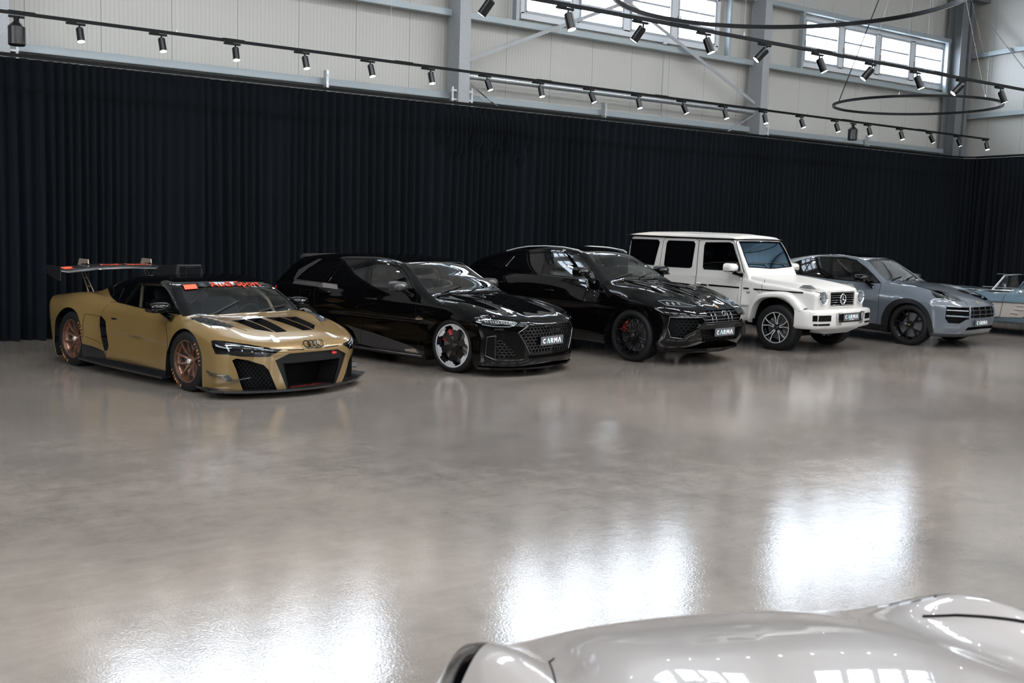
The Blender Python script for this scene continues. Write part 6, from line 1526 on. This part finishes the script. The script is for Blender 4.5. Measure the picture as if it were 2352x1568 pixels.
    for sg in(-1,1): m.add([(-.80,sg*.30-.16,1.30),(-.80,sg*.30+.16,1.30)],[])
    m=MB()
    for pts in ([(-.64,1.66),(-.35,1.645),(-.12,1.635)],[(-.36,1.65),(-.15,1.625),(-.08,1.595)],[(.0,1.66),(.3,1.645),(.52,1.635)],[(.26,1.65),(.47,1.625),(.54,1.595)]):
        m=MB(); P=drape(b,pts,'W',.022,.05,False); m.tube(P,.008,6); mk(e,'wiper',m,M_MATTE)
    for x,z in ((-.845,1.20),(-.815,.60),(-1.86,1.2),(-1.9,.62)):
        m=MB(); m.box((x,-.815,z),(.02,.03,.09),bev=.006); mk(e,'door_hinge',m,P_WHITE,both=True)
    for x0 in (-1.75,-2.66):
        m=MB(); m.box((x0,-.83,1.04),(.10,.045,.045),bev=.012); mk(e,'door_handle',m,P_WHITE,both=True)
    t=text_mb('V8',.055,.002,Matrix.Translation((-.69,-.803,.94))@Matrix.Rotation(PI/2,4,'X'),1.3); t.build('badge_lettering',M_GLOSSB,e)
    mirror_part(e,-.93,.99,1.36,P_WHITE,M_GLOSSB,(.22,.24,.17),arm=((-.92,.95,1.28),(-.82,.82,1.24)))
    interior(e,-1.55,.62,1.72,.38,M_SEAT,-.82,1.28,.66,.38,rear=-2.6)
    m=MB(); m.box((-1.07,0,1.80),(.04,.16,.10),bev=.01); mk(e,'camera_pod',m,M_GLOSSB)
    m=MB(); M=Matrix.Translation((-3.55,.05,1.15))@Matrix.Rotation(-PI/2,4,'Y'); m.lathe([(0,.2),(.33,.2),(.38,.17),(.39,0),(0,0)],40,M); mk(e,'spare_wheel_cover',m,P_WHITE,40)
    for x in (0,-2.89):
        for sd in(-1,1): wheel(e,x,sd*.955,.39,.275,.262,'g',M_RIMB,M_SILV,None,sd,0.,phase=.3)
    return e
# ================= grey SUV coupe =================
def car_cay():
    e,b,s,O=start('cay','grey_suv','blue-grey coupe-style SUV with black wheels, right of the white off-roader',wb=2.895,rarch=.42,zr=.38)
    glasscuts(s,O,('win_front','win_rear'),1.05)
    s.cut(O['dlo'][1],'S','dlo',flt=lambda x,y,z:z>1.05)
    low=lambda x,y,z:(y<-.4)&(z<1.0)
    s.cut(spl(O['trimF'][1]),'S','archt',flt=low); s.cut(circ(-2.895,.38,.49),'S','archr',flt=low)
    s.cut([(-2.6,.12),(-.45,.12),(-.5,.33),(-2.5,.33)],'S','sill',flt=low)
    s.cut(O['door_front'][1],'S','doorf',flt=side); s.cut([(-1.951,1.556),(-1.816,1.125),(-1.742,.808),(-1.726,.279),(-2.5,.30),(-2.75,.75),(-2.85,1.2),(-2.5,1.5)],'S','doorr',flt=side)
    fr=lambda x,y,z:x>.4
    s.cut(O['headlamp'][1],'D','lamp',flt=lambda x,y,z:x>.1); s.cut(O['intake'][1],'D','intake',flt=lambda x,y,z:x>.3)
    s.cut(O['grille'][1],'F','grille',flt=fr); s.cut([(-.50,.40),(.05,.40),(.05,.355),(-.55,.34)],'F','lowg',flt=fr)
    s.cut([(.40,-.02),(.40,.27),(1.2,.27),(1.2,-.02)],'S','skirt',frm=('body','archt'),flt=lambda x,y,z:(x>.3)&(z<.4))
    s.cut([(-4.,.05),(-4.,-.58),(-1.35,-.53),(-1.3,.05)],'T','roofb',flt=lambda x,y,z:z>1.3)
    finish_arches(s,e)
    dupt(s,'lamp','lens'); s.recess('lamp','lampw',d=(-.04,.03,0)); s.recess('intake','intw',d=(-.07,0,0)); s.recess('grille','grw',d=(-.06,0,0)); s.recess('lowg','lgw',d=(-.05,0,0)); s.recess('archt','atw',depth=-.012); s.recess('archr','arw',depth=-.012)
    for k in ('glass_win_front','glass_win_rear'): s.recess(k,'gsw',depth=.004)
    emit(s,('body',),'body',P_GREY,e); emit(s,'doorf','front_door',P_GREY,e,'pair'); emit(s,'doorr','rear_door',P_GREY,e,'pair'); emit(s,'roofb','roof_panel',M_GLOSSB,e,label='black roof panel')
    emit(s,('dlo','gsw'),'window_surround',M_GLOSSB,e,'pair'); emit(s,'glass_f','windscreen',M_GLASS,e); emit(s,'glass_win_front','front_side_window',M_GLASS,e,'pair'); emit(s,'glass_win_rear','rear_side_window',M_PRIV,e,'pair')
    emit(s,('archt','atw'),'wheel_arch_trim',M_MATTE,e,'pair'); emit(s,('archr','arw'),'wheel_arch_trim',M_MATTE,e,'pair'); emit(s,'sill','side_sill',M_MATTE,e,'pair'); emit(s,'skirt','front_skirt',M_DARKMETAL,e)
    H=emit(s,('lamp','lampw'),'headlamp',M_GLOSSB,e,'pair'); emit(s,'lens','lens',M_LENS,H)
    emit(s,('intake','intw'),'side_intake',M_MESH,e,'pair'); emit(s,('grille','grw'),'grille_back',M_MESH,e); emit(s,('lowg','lgw'),'lower_grille',M_MESH,e)
    mb=MB()
    for z in (.70,.62): q=strip_on(b,[(-.46,z),(.05,z)],'F',.010,-.01); mb.add(q.v,q.f)
    for y in (-.36,-.12): q=strip_on(b,[(y,.755),(y,.57)],'F',.009,-.012); mb.add(q.v,q.f)
    mk(e,'grille_bar',mb,M_DARKMETAL,60)
    q=strip_on(b,[(-.14,.705),(.10,.70),(.27,.695)],'D',.010,-.002); mk(e,'running_light',q,M_DRL,60)
    q=strip_on(b,[(-.145,.60),(.10,.595),(.30,.585)],'D',.018,-.004); mk(e,'intake_blade',q,P_GREY,60)
    q=strip_on(b,[(.31,.765),(.31,.55)],'D',.020,-.0); mk(e,'intake_post',q,P_GREY,60)
    hl=O['headlamp'][1]
    for t in (.22,.42): 
        x=hl[0][0]+.05+(hl[4][0]-hl[0][0])*t
        for dz in (0,-.055): pstrip(b,[(x,.985+dz-.05*t),(x+.05,.985+dz-.05*t)],'D',.014,-.02,'projector',M_DRL,H)
    seams(b,[('S',O['door_front'][1],True),('T',O['hood'][1][1:-1],False),('S',[(-1.726,.279),(-2.5,.30),(-2.75,.75),(-2.85,1.2)],False)],e,.0035)
    seams(b,[('S',O['dlo'][1],True)],e,.004,'window_trim')
    tv=np.array([(.80,-.022),(.80,.022),(.84,.022),(.86,0),(.84,-.022)]); Hh,ok=b.hits(np.stack([tv[:,0],tv[:,1],np.full(5,6.)],1),np.array([0,0,-1.])); mb=MB(); mb.add([tuple(p+np.array([0,0,.004])) for p in Hh],[(0,1,2,3,4)]); mk(e,'bonnet_badge',mb,M_GOLDB)
    plate(e,.985,.475,-.11)
    handle(e,b,-1.70,-1.50,.93,P_GREY)
    mirror_part(e,-.95,1.02,1.19,M_GLOSSB,M_GLOSSB,(.23,.24,.15),arm=((-.93,.98,1.14),(-.82,.87,1.03)))
    interior(e,-1.55,.5,1.48,.38,M_SEAT,-.68,1.12,.64,.38,rear=-2.6)
    wipers(e,b,((-.64,-.52,-.72,.0),(-.64,.05,-.74,.52)))
    for x in (0,-2.895):
        for sd in(-1,1): wheel(e,x,sd*.98,.38,.29,.282,'cay',M_RIMB,M_SILV,(M_GLOSSB,1),sd,0.,phase=.6,mcap=M_GOLDB)
    return e
# ================= classic roadster at the right edge =================
def car_vette():
    h=math.radians(-84.); u=(math.cos(h),math.sin(h)); n=(-u[1],u[0])
    lx,ly=-.72,-.86     # where the door's front edge sits in the car
    px,py=21.207,11.913
    e=empty('roadster',(px-u[0]*lx-n[0]*ly,py-u[1]*lx-n[1]*ly,0),h); tag(e,'pale blue classic open roadster with cream side cove, at the right edge','car')
    b=Body(SPEC['vette']); s=b.shell(RES)
    fl=lambda x,y,z:(y<-.4)&(z<.75)
    s.cut(circ(.30,.33,.36),'S','void',flt=fl); s.cut(circ(-2.29,.33,.36),'S','void',flt=fl)
    s.cut([(-.9,.30),(-.9,-.62),(-1.6,-.66),(-2.0,-.55),(-2.0,.3)],'T','cockpit',flt=lambda x,y,z:z>.6)
    cove=[(-1.95,.56),(-1.4,.66),(-.72,.695),(-.35,.70),(.1,.70),(-.30,.40),(-.72,.375),(-1.4,.38),(-1.8,.45)]
    s.cut(cove,'S','cove',flt=side)
    door=[(-.72,.88),(-.73,.65),(-.76,.42),(-.82,.355),(-1.0,.34),(-1.65,.345),(-1.72,.5),(-1.74,.88)]
    s.recess('void','liner',d=(0,.34,0)); emit(s,('void','liner'),'wheel_arch_liner',M_RUBBER,e,'pair')
    s.recess('cove','cvw',depth=.014); s.recess('cockpit','ckw',d=(0,0,-.45))
    emit(s,'body','body',P_BLUE,e); emit(s,('cove','cvw'),'side_cove',P_CREAM,e,'pair','cream recessed side panel'); emit(s,('cockpit','ckw'),'cockpit_lining',M_SEAT,e)
    seams(b,[('S',door,False)],e,.005)
    seams(b,[('S',cove,True)],e,.004,'cove_trim')
    m=MB()
    for z,x0,x1 in ((.645,-.42,-.17),(.565,-.48,-.28),(.48,-.55,-.38)):
        q=strip_on(b,[(x0,z+.005),(x1,z)],'S',.012,.0); m.add(q.v,q.f)
    mk(e,'cove_vent',m,P_CREAM,60)
    q=strip_on(b,[(-.12,.66),(-.40,.44)],'S',.006,.0); mk(e,'cove_edge',q,P_CREAM,60)
    q=strip_on(b,[(-1.75,.885),(-1.2,.89),(-.72,.90),(-.2,.895)],'S',.010,.03); 
    m=MB(); 
    for sg in(-1,1): m.tube([(-1.9,sg*.74,.925),(-1.2,sg*.76,.925),(-.86,sg*.76,.93),(-.6,sg*.76,.93)],.012,8)
    mk(e,'door_cap_trim',m,M_CHROME,60)
    # wrap-around windscreen
    arc=lambda t:(-.58-.0-.46*abs(t)**2.6,.70*t)
    lo=[(*arc(-1+2*i/24),.93) for i in range(25)]; hi=[(x-.10+.32*abs(-1+2*i/24)**3*1.0,y*.93,1.255+.02*(1-(-1+2*i/24)**2)) for i,(x,y,z) in enumerate(lo)]
    m=MB(); m.ribbon(lo,hi); g=mk(e,'windscreen',m,glass_mat('clear_glass',(.8,.84,.85)),60)
    m=MB(); m.tube(hi,.014,8); m.tube(lo,.012,8); m.build('screen_frame',M_CHROME,g,60)
    for i in (0,24): 
        m=MB(); m.tube([lo[i],tuple((a+c)/2 for a,c in zip(lo[i],hi[i])),hi[i]],[.030,.024,.020],8,flat=.6); m.build('screen_post',M_CHROME,g,60)
        m=MB(); m.box((hi[i][0]-.05,hi[i][1],hi[i][2]+.02),(.22,.05,.02),bev=.006); m.build('header_clip',M_CHROME,g)
    m=MB(); c=Vector((-.83,.34,.97)); R=Matrix.Translation(c)@Matrix.Rotation(math.radians(-68),4,'Y'); m.tube([R@Vector((.20*math.cos(2*PI*i/30),.20*math.sin(2*PI*i/30),0)) for i in range(30)],.012,8,True)
    for a in (0,2.1,-2.1): m.tube([R@Vector((0,0,0)),R@Vector((.2*math.cos(a),.2*math.sin(a),0))],.008,6)
    m.tube([R@Vector((0,0,0)),R@Vector((0,0,-.3))],.02,8); mk(e,'steering_wheel',m,P_BLUE,60)
    m=MB(); m.box((-.62,0,.88),(.25,1.2,.16),bev=.06); mk(e,'dashboard',m,P_BLUE,60)
    for y in(-.34,.34):
        m=MB(); m.box((-1.45,y,.52),(.5,.48,.2),bev=.06); m.box((-1.72,y,.68),(.16,.48,.42),bev=.06); mk(e,'seat',m,P_BLUE,60)
    m=MB(); m.lathe([(0,0),(.03,0),(.045,.03),(.02,.07),(0,.08)],12,Matrix.Translation((-.45,-.80,.93))@Matrix.Rotation(PI/2,4,'Y')); mk(e,'door_mirror',m,M_CHROME,60)
    for x in (.30,-2.29):
        for sd in(-1,1): wheel(e,x,sd*.84,.335,.18,.20,'g',M_CHROME,M_SILV,None,sd)
# ================= pale grand tourer in the foreground =================
GTP=((2.40,1.90),73.5)
def car_gt():
    e=empty('grand_tourer',(*GTP[0],0),math.radians(GTP[1])); tag(e,'pale grey long-bonnet coupe in the foreground, cut off by the bottom edge','car')
    b=Body(SPEC['gt']); s=b.shell(RES)
    fl=lambda x,y,z:(y<-.4)&(z<.9)
    s.cut(circ(0,.34,.37),'S','void',flt=fl); s.cut(circ(-2.63,.34,.38),'S','void',flt=fl)
    s.cut([(.05,1.66),(-.60,1.60),(-.80,1.16),(.05,1.12)],'W','glass_f',flt=lambda x,y,z:(z>.9)&(x>-2)&(x<-.8))
    s.cut([(-1.15,.97),(-1.5,1.14),(-1.8,1.19),(-2.3,1.16),(-2.6,1.06),(-2.5,.99)],'S','glass_s',flt=lambda x,y,z:z>.9)
    lampT=[(.06,-1.12),(.12,-.99),(.22,-.90),(.33,-.80),(.42,-.72),(.58,-.68),(.66,-.80),(.48,-1.12)]
    s.cut(lampT,'T','lamp',flt=lambda x,y,z:(z>.4))
    hood=[(-1.0,.05),(-1.0,-.86),(-.5,-.83),(-.12,-.79),(.13,-.71),(.32,-.60),(.62,-.44),(.74,-.2),(.76,.05)]
    s.cut(hood,'T','hood',flt=lambda x,y,z:z>.5)
    s.cut([(-.42,.15),(-.36,.5),(-.9,.80),(-1.0,.93),(-1.9,.95),(-2.05,.6),(-1.95,.15)],'S','door',flt=side)
    s.cut([(-.5,.45),(.05,.45),(.05,.15),(-.42,.15)],'F','grille',flt=lambda x,y,z:x>.6)
    s.recess('void','liner',d=(0,.36,0)); emit(s,('void','liner'),'wheel_arch_liner',M_RUBBER,e,'pair')
    s.recess('grille','grw',d=(-.06,0,0)); dupt(s,'lamp','lens'); s.recess('lamp','lw',depth=.03)
    emit(s,'body','body',P_SILVER,e); emit(s,'hood','bonnet',P_SILVER,e); emit(s,'door','door',P_SILVER,e,'pair'); emit(s,'glass_f','windscreen',M_GLASS,e); emit(s,'glass_s','side_window',M_PRIV,e,'pair')
    emit(s,('grille','grw'),'grille',M_MESH,e); H=emit(s,('lamp','lw'),'headlamp',M_GLOSSB,e,'pair'); emit(s,'lens','lens',M_LENS,H)
    for t in (.3,.5,.7): pstrip(b,[(.22+.36*t,-.84+.16*t),(.25+.36*t,-.82+.16*t)],'T',.02,-.015,'projector',M_DRL,H)
    seams(b,[('S',[(-.42,.15),(-.36,.5),(-.9,.80),(-1.0,.93)],False)],e,.005)
    P=drape(b,[(-1.0,-.86),(-.5,-.83),(-.12,-.79),(.13,-.71),(.22,-.66)],'T',.0003,.03,False)
    for sg,rr in ((1,.003),(-1,.0065)): m=MB(); m.tube([(p[0],-p[1]*sg,p[2]) for p in P],rr,6); mk(e,'bonnet_gap',m,M_RUBBER,60)
    mirror_part(e,-1.15,.98,.98,P_SILVER,M_GLOSSB,(.2,.22,.14),arm=((-1.13,.93,.94),(-1.05,.84,.90)))
    interior(e,-1.9,.25,1.12,.36,M_SEAT,-1.15,.93,.6,.36)
    for x in (0,-2.63):
        for sd in(-1,1): wheel(e,x,sd*.975,.345,.29,.25,'cay',M_RIMB,M_SILV,(M_RED,1),sd)
    return e
car_r8(); car_rs6(); car_urus(); car_g(); car_cay(); car_vette(); car_gt()
